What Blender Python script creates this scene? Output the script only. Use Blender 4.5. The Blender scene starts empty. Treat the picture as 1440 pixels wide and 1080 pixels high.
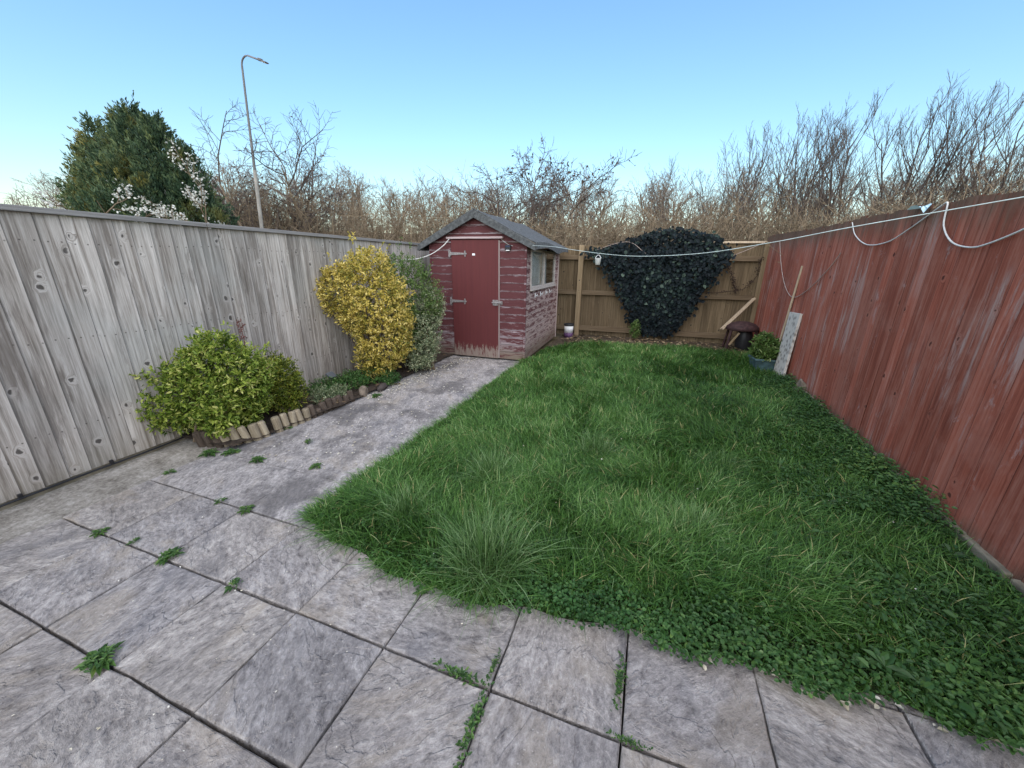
import bpy, math, random
import numpy as np
from mathutils import Matrix, Vector
SC = bpy.context.scene
COL = SC.collection
R = math.radians
rng = np.random.default_rng(11)

# ------------------------------------------------------------------ scene bookkeeping
def tag(o, label=None, cat=None, group=None, kind=None):
    if label: o['label'] = label
    if cat: o['category'] = cat
    if group: o['group'] = group
    if kind: o['kind'] = kind
    return o

def thing(name, label, cat, loc=(0, 0, 0), rz=0.0, group=None):
    o = bpy.data.objects.new(name, None); COL.objects.link(o)
    o.empty_display_size = 0.1
    o.location = loc; o.rotation_euler = (0, 0, rz)
    return tag(o, label, cat, group)

def copy_tree(o, parent=None):
    c = o.copy(); COL.objects.link(c)
    if parent is not None: c.parent = parent
    for ch in o.children: copy_tree(ch, c)
    return c

def link_mesh(name, me, mat, parent=None):
    o = bpy.data.objects.new(name, me); COL.objects.link(o)
    if mat is not None: me.materials.append(mat)
    if parent is not None: o.parent = parent
    return o

class MB:
    """collects vertices and faces with a per-vertex value, becomes ONE mesh object"""
    def __init__(s): s.v = []; s.f = []; s.a = []; s.n = 0
    def add(s, V, F, a=0.0):
        V = np.asarray(V, float).reshape(-1, 3)
        F = [np.asarray(F)] if not isinstance(F, list) or (len(F) and np.isscalar(F[0][0])) else [np.asarray(f) for f in F]
        for f in F:
            if f.size: s.f.append(f + s.n)
        s.v.append(V); s.n += len(V)
        s.a.append(np.broadcast_to(np.asarray(a, float), (len(V),)))
        return s
    def build(s, name, mat, parent=None, smooth=False, bevel=0.0):
        V = np.concatenate(s.v); A = np.concatenate(s.a)
        me = bpy.data.meshes.new(name)
        me.vertices.add(len(V)); me.vertices.foreach_set('co', V.astype(np.float32).ravel())
        nl = sum(f.size for f in s.f); npoly = sum(len(f) for f in s.f)
        me.loops.add(nl); me.polygons.add(npoly)
        me.loops.foreach_set('vertex_index', np.concatenate([f.ravel() for f in s.f]).astype(np.int32))
        tot = np.concatenate([np.full(len(f), f.shape[1]) for f in s.f]).astype(np.int32)
        st = np.concatenate([[0], np.cumsum(tot)[:-1]]).astype(np.int32)
        me.polygons.foreach_set('loop_start', st)
        me.polygons.foreach_set('use_smooth', np.full(npoly, bool(smooth)))
        at = me.attributes.new('rnd', 'FLOAT', 'POINT'); at.data.foreach_set('value', A.astype(np.float32))
        me.update(calc_edges=True)
        o = link_mesh(name, me, mat, parent)
        if bevel:
            m = o.modifiers.new('Bevel', 'BEVEL'); m.width = bevel; m.segments = 2; m.limit_method = 'ANGLE'
        return o
    # shapes
    def box(s, c, size, rot=None, a=0.0):
        h = np.array(size) / 2
        v = np.array([[x, y, z] for x in (-1, 1) for y in (-1, 1) for z in (-1, 1)]) * h
        if rot is not None: v = v @ np.array(rot).T
        return s.add(v + np.array(c), [[0, 1, 3, 2], [4, 6, 7, 5], [0, 4, 5, 1], [2, 3, 7, 6], [0, 2, 6, 4], [1, 5, 7, 3]], a)
    def bar(s, p, q, w, t, up=(0, 0, 1), a=0.0):
        p = np.array(p, float); q = np.array(q, float); d = q - p; L = np.linalg.norm(d); d /= L
        x = np.cross(np.array(up, float), d); x /= np.linalg.norm(x); y = np.cross(d, x)
        return s.box((p + q) / 2, (w, t, L), np.stack([x, y, d], 1), a)
    def lathe(s, prof, n=24, c=(0, 0, 0), a=0.0, sx=1.0, sy=1.0):
        k = len(prof); th = np.arange(n) * 2 * np.pi / n
        V = np.array([[r * np.cos(t) * sx, r * np.sin(t) * sy, z] for r, z in prof for t in th]) + np.array(c)
        F = [[i * n + j, i * n + (j + 1) % n, (i + 1) * n + (j + 1) % n, (i + 1) * n + j] for i in range(k - 1) for j in range(n)]
        return s.add(V, F, a)
    def prism(s, poly, z0, z1, a=0.0, axes=(0, 1, 2)):
        n = len(poly); V = np.zeros((2 * n, 3))
        for i, (x, y) in enumerate(poly):
            V[i, axes[0]] = x; V[i, axes[1]] = y; V[i, axes[2]] = z0
            V[n + i, axes[0]] = x; V[n + i, axes[1]] = y; V[n + i, axes[2]] = z1
        q = [[i, (i + 1) % n, n + (i + 1) % n, n + i] for i in range(n)]
        return s.add(V, [np.array(q), np.array([list(range(n))[::-1]]), np.array([list(range(n, 2 * n))])], a)
    def tubes(s, pts, r, sides=3, a=0.0):
        pts = np.asarray(pts, float); N, K, _ = pts.shape
        r = np.broadcast_to(np.asarray(r, float), (N, K))
        t = np.gradient(pts, axis=1); t /= np.linalg.norm(t, axis=2, keepdims=True) + 1e-9
        ref = np.where(np.abs(t[:, :1, 2:3]) > .9, np.array([1., 0, 0]), np.array([0, 0, 1.]))
        u = np.cross(t, np.broadcast_to(ref, t.shape)); u /= np.linalg.norm(u, axis=2, keepdims=True) + 1e-9
        w = np.cross(t, u)
        th = np.arange(sides) * 2 * np.pi / sides
        V = pts[:, :, None] + r[:, :, None, None] * (np.cos(th)[:, None] * u[:, :, None] + np.sin(th)[:, None] * w[:, :, None])
        base = (np.arange(N) * K * sides)[:, None, None]
        i = np.arange(K - 1)[None, :, None] * sides; j = np.arange(sides)[None, None]; j2 = (j + 1) % sides
        F = np.stack([base + i + j, base + i + j2, base + i + sides + j2, base + i + sides + j], -1).reshape(-1, 4)
        av = np.repeat(np.broadcast_to(np.asarray(a, float), (N,)), K * sides)
        return s.add(V.reshape(-1, 3), F, av)
    def tube(s, pts, r, sides=8, a=0.0):
        return s.tubes(np.array([pts]), np.array([r if np.ndim(r) else [r] * len(pts)]), sides, a)
    def leaves(s, P, D, Nn, size, asp=0.5, fold=0.25, a=0.0, droop=0.0):
        P = np.asarray(P, float); N = len(P)
        D = D / (np.linalg.norm(D, axis=1, keepdims=True) + 1e-9)
        S = np.cross(D, Nn); S /= np.linalg.norm(S, axis=1, keepdims=True) + 1e-9
        U = np.cross(S, D); L = np.broadcast_to(np.asarray(size, float), (N,))[:, None]
        W = L * asp * 0.5
        def p(t, sd, up): return P + D * L * t + S * W * sd + U * L * up
        V = np.stack([p(0, 0, 0), p(.32, -.85, fold * .35), p(.7, -.75, fold * .3 - droop * .3), p(1, 0, -droop), p(.7, .75, fold * .3 - droop * .3), p(.32, .85, fold * .35)], 1)
        b = (np.arange(N) * 6)[:, None]
        F = np.concatenate([b + np.array([0, 1, 2, 3]), b + np.array([0, 3, 4, 5])])
        return s.add(V.reshape(-1, 3), F, np.repeat(np.broadcast_to(np.asarray(a, float), (N,)), 6))
    def blades(s, P, H, ang, lean, w, a):
        N = len(P); t = np.array([0, .4, .75, 1.]); wp = np.array([1, .9, .6])
        dx = np.stack([np.cos(ang), np.sin(ang), np.zeros(N)], 1)
        tw = ang + np.pi / 2 + rng.normal(0, .5, N); sx = np.stack([np.cos(tw), np.sin(tw), np.zeros(N)], 1)
        C = P[:, None] + dx[:, None] * (H * lean)[:, None, None] * (t ** 2)[None, :, None]
        C[:, :, 2] += H[:, None] * (t - .35 * np.minimum(lean, 1.6)[:, None] * t ** 2)
        C[:, :, 2] = np.maximum(C[:, :, 2], 0.006)
        l = C[:, :3] - sx[:, None] * (w[:, None] * wp / 2)[:, :, None]; r_ = C[:, :3] + sx[:, None] * (w[:, None] * wp / 2)[:, :, None]
        V = np.concatenate([np.stack([l, r_], 2).reshape(N, 6, 3), C[:, 3:]], 1)
        b = (np.arange(N) * 7)[:, None]
        Q = np.concatenate([b + np.array([0, 1, 3, 2]), b + np.array([2, 3, 5, 4])]); T = b + np.array([4, 5, 6])
        return s.add(V.reshape(-1, 3), [Q, T], np.repeat(a, 7))

def vn(x, y, seed=0):
    g = np.random.default_rng(seed).random((64, 64))
    xi = np.floor(x).astype(int); yi = np.floor(y).astype(int); fx = x - xi; fy = y - yi
    fx = fx * fx * (3 - 2 * fx); fy = fy * fy * (3 - 2 * fy)
    G_ = lambda a, b: g[a % 64, b % 64]
    return (G_(xi, yi) * (1 - fx) + G_(xi + 1, yi) * fx) * (1 - fy) + (G_(xi, yi + 1) * (1 - fx) + G_(xi + 1, yi + 1) * fx) * fy
def fbm(x, y, seed=0): return .55 * vn(x, y, seed) + .3 * vn(2.1 * x + 7, 2.1 * y + 3, seed + 1) + .15 * vn(4.3 * x, 4.3 * y, seed + 2)
def unit(v): return v / (np.linalg.norm(v, axis=-1, keepdims=True) + 1e-9)
def rot_z(a): return np.array([[math.cos(a), -math.sin(a), 0], [math.sin(a), math.cos(a), 0], [0, 0, 1]])

# ------------------------------------------------------------------ materials
class G:
    def __init__(s, name, rough=0.85, spec=0.3):
        s.m = bpy.data.materials.new(name); s.m.use_nodes = True; s.nt = s.m.node_tree
        s.b = s.nt.nodes['Principled BSDF']; s.b.inputs['Roughness'].default_value = rough
        s.b.inputs['Specular IOR Level'].default_value = spec
        s.out = s.nt.nodes['Material Output']; s._tc = None
    def n(s, typ, ins=None, **pr):
        nd = s.nt.nodes.new('ShaderNode' + typ)
        for k, v in pr.items(): setattr(nd, k, v)
        for k, v in (ins or {}).items():
            if isinstance(v, bpy.types.NodeSocket): s.nt.links.new(v, nd.inputs[k])
            else:
                if isinstance(v, tuple) and len(v) == 3 and nd.inputs[k].type == 'RGBA': v = v + (1,)
                nd.inputs[k].default_value = v
        return nd
    @property
    def oc(s):
        if s._tc is None: s._tc = s.n('TexCoord').outputs['Object']
        return s._tc
    def xyz(s, v=None): return s.n('SeparateXYZ', {0: v or s.oc}).outputs
    def map(s, scale=(1, 1, 1), v=None, off=None):
        o = s.n('VectorMath', {0: v or s.oc, 1: scale}, operation='MULTIPLY').outputs[0]
        if off is not None:
            c = s.n('CombineXYZ', {0: off, 1: off, 2: off}).outputs[0]
            o = s.n('VectorMath', {0: o, 1: c}, operation='ADD').outputs[0]
        return o
    def noise(s, v=None, sc=5., det=4., ro=.6, di=0.):
        return s.n('TexNoise', {'Vector': v or s.oc, 'Scale': sc, 'Detail': det, 'Roughness': ro, 'Distortion': di}).outputs[0]
    def vor(s, v=None, sc=5., out=0, feature='F1', rnd=1.):
        nd = s.n('TexVoronoi', {'Vector': v or s.oc, 'Scale': sc, 'Randomness': rnd}, feature=feature); return nd.outputs[out]
    def mth(s, op, a, b=0., c=0., clamp=False):
        ins = {0: a, 1: b}
        if op in ('MULTIPLY_ADD', 'COMPARE', 'SMOOTH_MIN'): ins[2] = c
        return s.n('Math', ins, operation=op, use_clamp=clamp).outputs[0]
    def ss(s, v, lo, hi):   # remap clamp
        return s.n('MapRange', {0: v, 1: lo, 2: hi, 3: 0., 4: 1.}, interpolation_type='SMOOTHSTEP').outputs[0]
    def mix(s, f, a, b, mode='MIX'):
        nd = s.nt.nodes.new('ShaderNodeMix'); nd.data_type = 'RGBA'; nd.blend_type = mode; nd.clamp_factor = True
        for i, v in ((0, f), (6, a), (7, b)):
            if isinstance(v, bpy.types.NodeSocket): s.nt.links.new(v, nd.inputs[i])
            elif i == 0: nd.inputs[0].default_value = v
            else: nd.inputs[i].default_value = tuple(v) + (1,)
        return nd.outputs[2]
    def ramp(s, f, stops, mode='LINEAR'):
        nd = s.n('ValToRGB', {0: f}); cr = nd.color_ramp; cr.interpolation = mode
        while len(cr.elements) < len(stops): cr.elements.new(0.5)
        for e, (p, c) in zip(cr.elements, stops): e.position = p; e.color = tuple(c) + (1,) if not np.isscalar(c) else (c, c, c, 1)
        return nd.outputs[0]
    def rnd(s): return s.n('Attribute', attribute_name='rnd').outputs['Fac']
    def bump(s, h, strength=.5, dist=.01):
        o = s.n('Bump', {'Height': h, 'Strength': strength, 'Distance': dist}).outputs[0]
        s.nt.links.new(o, s.b.inputs['Normal']); return o
    def col(s, c):
        if isinstance(c, bpy.types.NodeSocket): s.nt.links.new(c, s.b.inputs['Base Color'])
        else: s.b.inputs['Base Color'].default_value = tuple(c) + (1,)
        return s
    def set(s, k, v):
        if isinstance(v, bpy.types.NodeSocket): s.nt.links.new(v, s.b.inputs[k])
        else: s.b.inputs[k].default_value = v
        return s

def plain(name, c, rough=.7, var=.25, sc=12., metal=0., bump=.0):
    g = G(name, rough); n = g.noise(sc=sc, det=6)
    g.col(g.mix(g.ss(n, .3, .75), tuple(x * (1 - var) for x in c), tuple(min(1, x * (1 + var)) for x in c)))
    g.set('Metallic', metal)
    if bump: g.bump(n, bump, .01)
    return g.m

def leaf_mat(name, stops, trans=.25, rough=.55, patch=None):
    g = G(name, rough, .12 if name.startswith('ivy') else .3); f = g.rnd()
    c = g.ramp(f, stops)
    if patch:
        n = g.noise(sc=patch[1], det=2); c = g.mix(g.ss(n, patch[2], patch[3]), c, g.mix(.75, c, patch[0]))
    g.col(c)
    tr = g.n('BsdfTranslucent', {0: c}).outputs[0]
    mx = g.n('MixShader', {0: trans, 1: g.b.outputs[0], 2: tr}).outputs[0]
    g.nt.links.new(mx, g.out.inputs[0]); return g.m

def wood(name, dark, mid, light, knots=True, grain=(34., 34., 1.1), knotc=(.035, .03, .027), extra=None, horiz=False, bs=.35, kscale=7.5, keepv=.72, rlo=.32, bd=False):
    g = G(name, .9, .2); r = g.rnd(); bu = None
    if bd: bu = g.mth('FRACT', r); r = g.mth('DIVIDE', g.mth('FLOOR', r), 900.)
    off = g.mth('MULTIPLY', r, 61.)
    perm = g.oc
    kn = None
    warp = perm
    if knots:
        q3 = g.xyz(); wb_ = g.n('TexNoise', {'Vector': g.oc, 'Scale': 30.}).outputs['Color']
        kv = g.n('CombineXYZ', {0: g.mth('ADD', q3[0], off), 1: g.mth('MULTIPLY_ADD', q3[2], .8, off)}).outputs[0]
        kv = g.n('VectorMath', {0: kv, 1: g.n('VectorMath', {0: wb_, 1: (.03, .025, .0)}, operation='MULTIPLY').outputs[0]}, operation='ADD').outputs[0]
        kd = g.n('TexVoronoi', {'Vector': kv, 'Scale': kscale}, feature='F1', voronoi_dimensions='2D')
        keep = g.ss(g.n('SeparateColor', {0: kd.outputs['Color']}).outputs[0], keepv, keepv + .04)
        ksz = g.mth('MULTIPLY_ADD', g.n('SeparateColor', {0: kd.outputs['Color']}).outputs[1], .065, .03)
        kn = g.mth('MULTIPLY', g.mth('SUBTRACT', 1., g.ss(g.mth('SUBTRACT', kd.outputs['Distance'], ksz), -.02, .03)), keep)
        halo = g.mth('MULTIPLY', g.mth('SUBTRACT', 1., g.ss(kd.outputs['Distance'], .06, .26)), keep)
    gv = g.map(grain if not horiz else (grain[2], grain[1], grain[0]), off=off)
    if knots:
        gv = g.n('VectorMath', {0: gv, 1: g.n('CombineXYZ', {0: g.mth('MULTIPLY', halo, 2.2)}).outputs[0]}, operation='ADD').outputs[0]
    fine = g.noise(gv, 1.6, 9, .72, .25); broad = g.noise(gv, .22, 5, .7, .8)
    c = g.ramp(g.mth('ADD', g.mth('MULTIPLY', fine, .74), g.mth('MULTIPLY', broad, .26)), [(rlo, dark), (.5, mid), (1 - rlo, light)])
    c = g.mix(1., c, g.ramp(r, [(0, .74), (.5, .98), (1, 1.13)]), 'MULTIPLY')
    if extra: c = extra(g, c, r, fine, broad)
    if knots:
        c = g.mix(g.mth('MULTIPLY', halo, .22), c, light); c = g.mix(g.mth('MULTIPLY', kn, .85), c, knotc)
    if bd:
        eu = g.mth('ABSOLUTE', g.mth('SUBTRACT', bu, .5)); c = g.mix(g.mth('MULTIPLY', g.ss(eu, .455, .482), .72), c, tuple(v_ * .22 for v_ in dark))  # shadow gap between boards painted as dark lines along their edges
        c = g.mix(g.mth('MULTIPLY', g.mth('MULTIPLY', g.ss(bu, .80, .93), g.ss(bu, .975, .94)), .22), c, light)  # bevel highlight painted as a lighter strip beside one board edge
    g.col(c); g.bump(g.mth('SUBTRACT', fine, g.mth('MULTIPLY', kn, .4) if knots else 0.), bs, .006)
    return g.m

M = {}
def off_(g, r): return g.mth('MULTIPLY', r, 33.)
def grey_extra(g, c, r, fine, broad):
    x, y, z = g.xyz()
    big = g.noise(g.map((.5, .5, .6)), 1.3, 4, .6)
    c = g.mix(g.mth('MULTIPLY', g.ss(big, .48, .64), .5), c, g.mix(.6, c, (.32, .345, .33)))
    st = g.noise(g.map((5., 5., .5), off=off_(g, r)), 1.6, 8, .72, .4)
    c = g.mix(g.mth('MULTIPLY', g.ss(st, .51, .60), .8), c, g.mix(.62, c, (.105, .086, .072)))
    nx = g.mth('MULTIPLY', g.mth('SUBTRACT', g.mth('FRACT', g.mth('DIVIDE', x, .061)), .5), .061)
    for zi in (.36, .95, 1.56):
        dz = g.mth('ADD', g.mth('SUBTRACT', z, zi), g.mth('MULTIPLY', g.mth('SUBTRACT', r, .5), .02))
        d_ = g.mth('SQRT', g.mth('ADD', g.mth('MULTIPLY', nx, nx), g.mth('MULTIPLY', dz, dz)))
        c = g.mix(g.mth('MULTIPLY', g.ss(d_, .0065, .003), .75), c, (.05, .04, .035))
    low = g.ss(g.mth('ADD', z, g.mth('MULTIPLY', st, .25)), .42, .1)
    return g.mix(g.mth('MULTIPLY', low, .35), c, (.18, .16, .11))
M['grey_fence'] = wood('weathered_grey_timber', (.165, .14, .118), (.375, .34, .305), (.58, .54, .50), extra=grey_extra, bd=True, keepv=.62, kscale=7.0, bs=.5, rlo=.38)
M['grey_rail'] = wood('grey_rail', (.17, .16, .15), (.32, .31, .30), (.43, .42, .41), knots=False, horiz=True)
def red_extra(g, c, r, fine, broad):
    x, y, z = g.xyz()
    wv = g.map((7., 7., .7), off=g.mth('MULTIPLY', r, 17.))
    w1 = g.noise(wv, 1.4, 9, .74, .3); big = g.noise(g.map((.8, .8, .7)), 1.5, 3, .55)
    worn = g.mth('MULTIPLY', g.ss(w1, .50, .64), g.ss(big, .40, .56))
    c = g.mix(g.mth('MULTIPLY', worn, .75), c, (.43, .33, .295))
    sp = g.noise(g.map((5., 5., 2.2)), 1.8, 9, .76, .6)
    c = g.mix(g.mth('MULTIPLY', g.ss(sp, .58, .68), .65), c, (.42, .32, .30))
    c = g.mix(g.mth('MULTIPLY', g.ss(g.noise(g.map((1.2, 1.2, .9)), 1.7, 6, .7), .48, .62), .25), c, (.42, .21, .16))
    dk = g.noise(g.map((14., 14., .9), off=g.mth('MULTIPLY', r, 9.)), 1.2, 9, .72)
    c = g.mix(g.mth('MULTIPLY', g.ss(dk, .55, .68), .3), c, (.12, .032, .024))
    wob = g.noise(g.map((5., 5., 2.)), 2., 4, .6)
    edge = g.mth('MAXIMUM', g.ss(g.mth('ADD', z, g.mth('MULTIPLY', wob, .2)), .33, .16), g.mth('MULTIPLY', g.ss(g.mth('ADD', z, g.mth('MULTIPLY', g.mth('SUBTRACT', g.noise(g.map((9., 9., 1.5), off=g.mth('MULTIPLY', r, 5.)), 2.5, 6, .7), .5), .5)), 1.62, 1.92), .9))
    return g.mix(g.mth('MULTIPLY', edge, .85), c, g.mix(fine, (.06, .052, .035), (.16, .14, .10)))
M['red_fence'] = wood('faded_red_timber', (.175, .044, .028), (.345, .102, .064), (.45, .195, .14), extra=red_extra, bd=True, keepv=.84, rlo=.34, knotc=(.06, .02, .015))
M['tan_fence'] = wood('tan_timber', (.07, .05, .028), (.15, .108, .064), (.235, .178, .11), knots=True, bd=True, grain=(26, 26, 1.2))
M['tan_rail'] = wood('tan_rail', (.075, .05, .03), (.14, .10, .062), (.20, .155, .10), knots=False, horiz=True)
M['tan_post'] = wood('tan_post', (.14, .10, .055), (.25, .185, .11), (.34, .26, .17), knots=True)
M['pale_wood'] = wood('pale_wood', (.28, .21, .14), (.42, .33, .23), (.52, .43, .32), knots=False, grain=(40, 40, 2))
def log_extra(g, c, r, fine, broad):
    return c
M['log'] = wood('log_wood', (.15, .115, .075), (.30, .25, .175), (.42, .37, .27), knots=False, grain=(40, 40, 4))
M['dark_log'] = wood('damp_log_wood', (.04, .03, .025), (.085, .065, .05), (.15, .12, .095), knots=False, grain=(40, 40, 4))

def shed_mat(name, worn_amt, bare, lowk=.16):
    g = G(name, .8, .25); x, y, z = g.xyz(); r = g.rnd(); off = g.mth('MULTIPLY', r, 47.)
    grain = g.noise(g.map((1.6, 1.6, 30.), off=off), 2., 6, .65, .2)
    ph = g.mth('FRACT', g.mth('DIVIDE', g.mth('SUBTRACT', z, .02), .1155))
    nz = g.noise(g.map((2.2, 2.2, 11.), off=off), 2.2, 10, .78, .3)
    edge = g.mth('MULTIPLY', g.mth('ABSOLUTE', g.mth('SUBTRACT', ph, .5)), 2.)
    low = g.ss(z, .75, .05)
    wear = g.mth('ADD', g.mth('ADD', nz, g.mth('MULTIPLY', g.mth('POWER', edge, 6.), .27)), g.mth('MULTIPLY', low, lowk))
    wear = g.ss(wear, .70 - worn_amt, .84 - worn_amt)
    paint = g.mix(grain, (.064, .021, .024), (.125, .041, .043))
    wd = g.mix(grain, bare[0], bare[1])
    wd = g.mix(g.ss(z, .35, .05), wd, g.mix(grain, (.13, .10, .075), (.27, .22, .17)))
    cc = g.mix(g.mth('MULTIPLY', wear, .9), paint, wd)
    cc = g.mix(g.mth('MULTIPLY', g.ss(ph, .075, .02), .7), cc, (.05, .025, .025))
    g.col(cc); g.bump(grain, .2, .003); return g.m
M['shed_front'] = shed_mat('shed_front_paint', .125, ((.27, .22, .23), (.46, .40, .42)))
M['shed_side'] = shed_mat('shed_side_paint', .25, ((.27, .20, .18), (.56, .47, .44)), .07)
def door_mat():
    g = G('door_paint', .7, .3); x, y, z = g.xyz()
    n = g.noise(g.map((14, 14, 1.6)), 1.5, 6, .65); sp = g.noise(g.map((9, 9, 2.2)), 2., 7, .75, .4)
    c = g.mix(g.noise(g.map((20, 20, .8)), 2, 6, .7), (.074, .016, .018), (.125, .029, .029))
    w = g.ss(g.mth('ADD', sp, g.mth('MULTIPLY', g.ss(z, .42, .0), .34)), .69, .80)
    c = g.mix(g.mth('MULTIPLY', w, .85), c, g.mix(n, (.17, .13, .10), (.34, .29, .25)))
    gr = g.mth('FRACT', g.mth('DIVIDE', x, .127)); gl = g.ss(g.mth('ABSOLUTE', g.mth('SUBTRACT', gr, .5)), .02, .0)
    c = g.mix(g.mth('MULTIPLY', gl, .55), c, (.05, .012, .012))
    g.col(c); g.bump(n, .15, .003); return g.m
M['door'] = door_mat()
M['pale_trim'] = wood('worn_pale_trim', (.24, .17, .16), (.40, .32, .30), (.52, .45, .42), knots=False)
M['lintel'] = wood('worn_lintel', (.17, .09, .09), (.36, .28, .28), (.5, .43, .43), knots=False, horiz=True)
M['felt'] = plain('roof_felt', (.085, .09, .092), .95, .4, 26., bump=.5)
M['galv'] = plain('galvanised_steel', (.27, .25, .245), .55, .35, 40., metal=.4)
M['frame_paint'] = plain('window_frame_wood', (.42, .38, .35), .7, .3, 30.)
M['curtain'] = plain('pale_curtain', (.55, .60, .62), .9, .2, 8.)
M['dark_inside'] = plain('dark_inside', (.03, .03, .03), .9)
def glass():
    g = G('window_glass', .04, .5); g.col((.9, .95, .95)); g.set('Transmission Weight', 1.0); g.set('IOR', 1.45); return g.m
M['glass'] = glass()
M['black_plastic'] = plain('black_plastic', (.02, .02, .022), .45, .2)
M['white_plastic'] = plain('white_plastic', (.72, .73, .73), .5, .08)
M['solar_glass'] = plain('solar_glass', (.02, .03, .07), .15, .3)
M['rope'] = plain('white_rope', (.66, .66, .64), .8, .15, 60.)
M['cord'] = plain('dirty_cord', (.42, .34, .30), .9, .2, 60.)
M['green_line'] = plain('washing_line_plastic', (.58, .68, .66), .6, .15, 30.)
M['trough'] = plain('blue_green_plastic', (.060, .105, .115), .6, .35, 14.)
M['soil'] = plain('dark_soil', (.045, .033, .024), 1., .5, 30., bump=.8)
M['rust'] = plain('dark_maroon_metal', (.048, .024, .024), .75, .45, 20., bump=.2)
M['stone'] = plain('brown_stone', (.19, .155, .12), .95, .45, 14., bump=.6)
M['concrete_board'] = plain('stained_concrete', (.19, .17, .125), .95, .45, 7., bump=.5)
M['lamp_paint'] = plain('grey_lamp_steel', (.15, .15, .15), .5, .15)
M['lamp_post_paint'] = plain('pale_lamp_column', (.36, .34, .30), .6, .2, 3.)
M['purple_plastic'] = plain('purple_plastic', (.10, .05, .12), .5, .2)
M['blue_rag'] = plain('pale_blue_plastic', (.45, .62, .68), .6, .15)
def marbled():
    g = G('weathered_chipboard', .85); v = g.vor(sc=17.); n = g.noise(sc=11, det=6, di=1.)
    g.col(g.mix(g.ss(g.mth('ADD', v, n), .55, 1.1), (.22, .20, .18), (.55, .52, .47))); g.bump(n, .3, .004); return g.m
M['marbled'] = marbled()
def slab_mat(name, wear=0.0, tint=(1, 1, 1), vary=True):
    g = G(name, .92, .2); r = g.rnd(); off = g.mth('MULTIPLY', r, 83.)
    ang = g.mth('MULTIPLY', r, 37.)
    v0 = g.n('VectorRotate', {'Vector': g.oc, 'Angle': ang}, rotation_type='Z_AXIS').outputs[0]
    v = g.map((1., 1.5, 1.), v=v0, off=off)
    t = g.mth('MULTIPLY', g.noise(v, 3.0, 7, .55, .55), 9.)
    fr = g.mth('FRACT', t); fl = g.mth('FLOOR', t)
    step = g.ss(fr, .0, .16)
    height = g.mth('ADD', fl, step)
    edge = g.mth('MULTIPLY', g.ss(fr, .0, .05), g.ss(fr, .17, .06))
    gate = g.ss(g.noise(v, 4.5, 3), .46, .60)
    fine = g.noise(v, 34., 8, .75); med = g.noise(g.map((1., 2.2, 1.), v=v0, off=off), 8., 6, .68, .5)
    blotch = g.noise(v, 2.2, 5, .6, .6)
    c = g.ramp(g.mth('ADD', g.mth('MULTIPLY', med, .42), g.mth('MULTIPLY', fine, .58)), [(.35, (.080, .077, .080)), (.44, (.215, .208, .208)), (.52, (.325, .316, .312)), (.65, (.53, .52, .51))])
    c = g.mix(g.mth('MULTIPLY', g.ss(blotch, .52, .68), .75), c, g.mix(.55, c, (.36, .32, .255)))
    c = g.mix(g.mth('MULTIPLY', g.ss(blotch, .46, .33), .7), c, g.mix(.55, c, (.13, .14, .165)))
    if vary: c = g.mix(1., c, g.ramp(r, [(0, (.90, .91, .93)), (.5, (1, .99, .98)), (1, (1.08, 1.07, 1.04))]), 'MULTIPLY')
    c = g.mix(g.mth('MULTIPLY', g.mth('MULTIPLY', edge, gate), .45), c, (.46, .44, .42))
    e2 = g.mth('MULTIPLY', g.mth('MULTIPLY', g.ss(fr, .93, 1.), gate), .14); c = g.mix(e2, c, (.09, .085, .085))
    spk = g.ss(g.noise(g.oc, 70., 2, .5), .66, .72)
    c = g.mix(g.mth('MULTIPLY', spk, .5), c, (.56, .55, .53))
    st = g.noise(g.oc, 2.1 if not vary else 1.1, 7, .68)
    c = g.mix(g.mth('MULTIPLY', g.ss(st, .47, .60), .95 if not vary else .4), c, g.mix(.68, c, (.085, .083, .085)))
    if tint != (1, 1, 1): c = g.mix(1., c, tint, 'MULTIPLY')
    g.col(c)
    h = g.mth('ADD', g.mth('MULTIPLY', height, .5), g.mth('ADD', g.mth('MULTIPLY', fine, 1.1), g.mth('MULTIPLY', med, 1.)))
    g.bump(h, .9 if vary else .4, .012); return g.m
M['slab'] = slab_mat('riven_concrete_slab', tint=(1.02, .985, .955))
M['path_slab'] = slab_mat('worn_path_slab', tint=(.93, .90, .875), vary=False)
def rough_conc():
    g = G('rough_concrete', .95, .2); n = g.noise(sc=5, det=8, ro=.7); f = g.noise(sc=45, det=6, ro=.75)
    c = g.ramp(g.mth('ADD', g.mth('MULTIPLY', n, .5), g.mth('MULTIPLY', f, .5)), [(.36, (.095, .085, .072)), (.48, (.235, .218, .19)), (.62, (.42, .40, .365))])
    g.col(c); g.bump(g.mth('ADD', n, f), .7, .012); return g.m
M['rough_concrete'] = rough_conc()
def ground_mat():
    g = G('rough_ground', 1., .1); n = g.noise(sc=.6, det=8, ro=.7)
    g.col(g.ramp(n, [(.35, (.075, .06, .038)), (.5, (.13, .105, .065)), (.65, (.20, .165, .105))])); return g.m
M['ground'] = ground_mat()
def lawn_mat():
    g = G('lawn_soil', 1., .1); n = g.noise(sc=14, det=6)
    g.col(g.ramp(n, [(.35, (.012, .020, .008)), (.65, (.03, .045, .016))])); return g.m
M['lawn'] = lawn_mat()
def back_soil():
    g = G('littered_soil', 1., .1); n = g.noise(sc=18, det=8, ro=.7); v = g.vor(sc=40.)
    g.col(g.mix(g.ss(g.noise(sc=9, det=3), .55, .7), g.ramp(n, [(.35, (.03, .024, .018)), (.65, (.11, .085, .06))]), g.mix(v, (.22, .17, .12), (.10, .08, .06)))); g.bump(n, .8, .02); return g.m
M['back_soil'] = back_soil()
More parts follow.
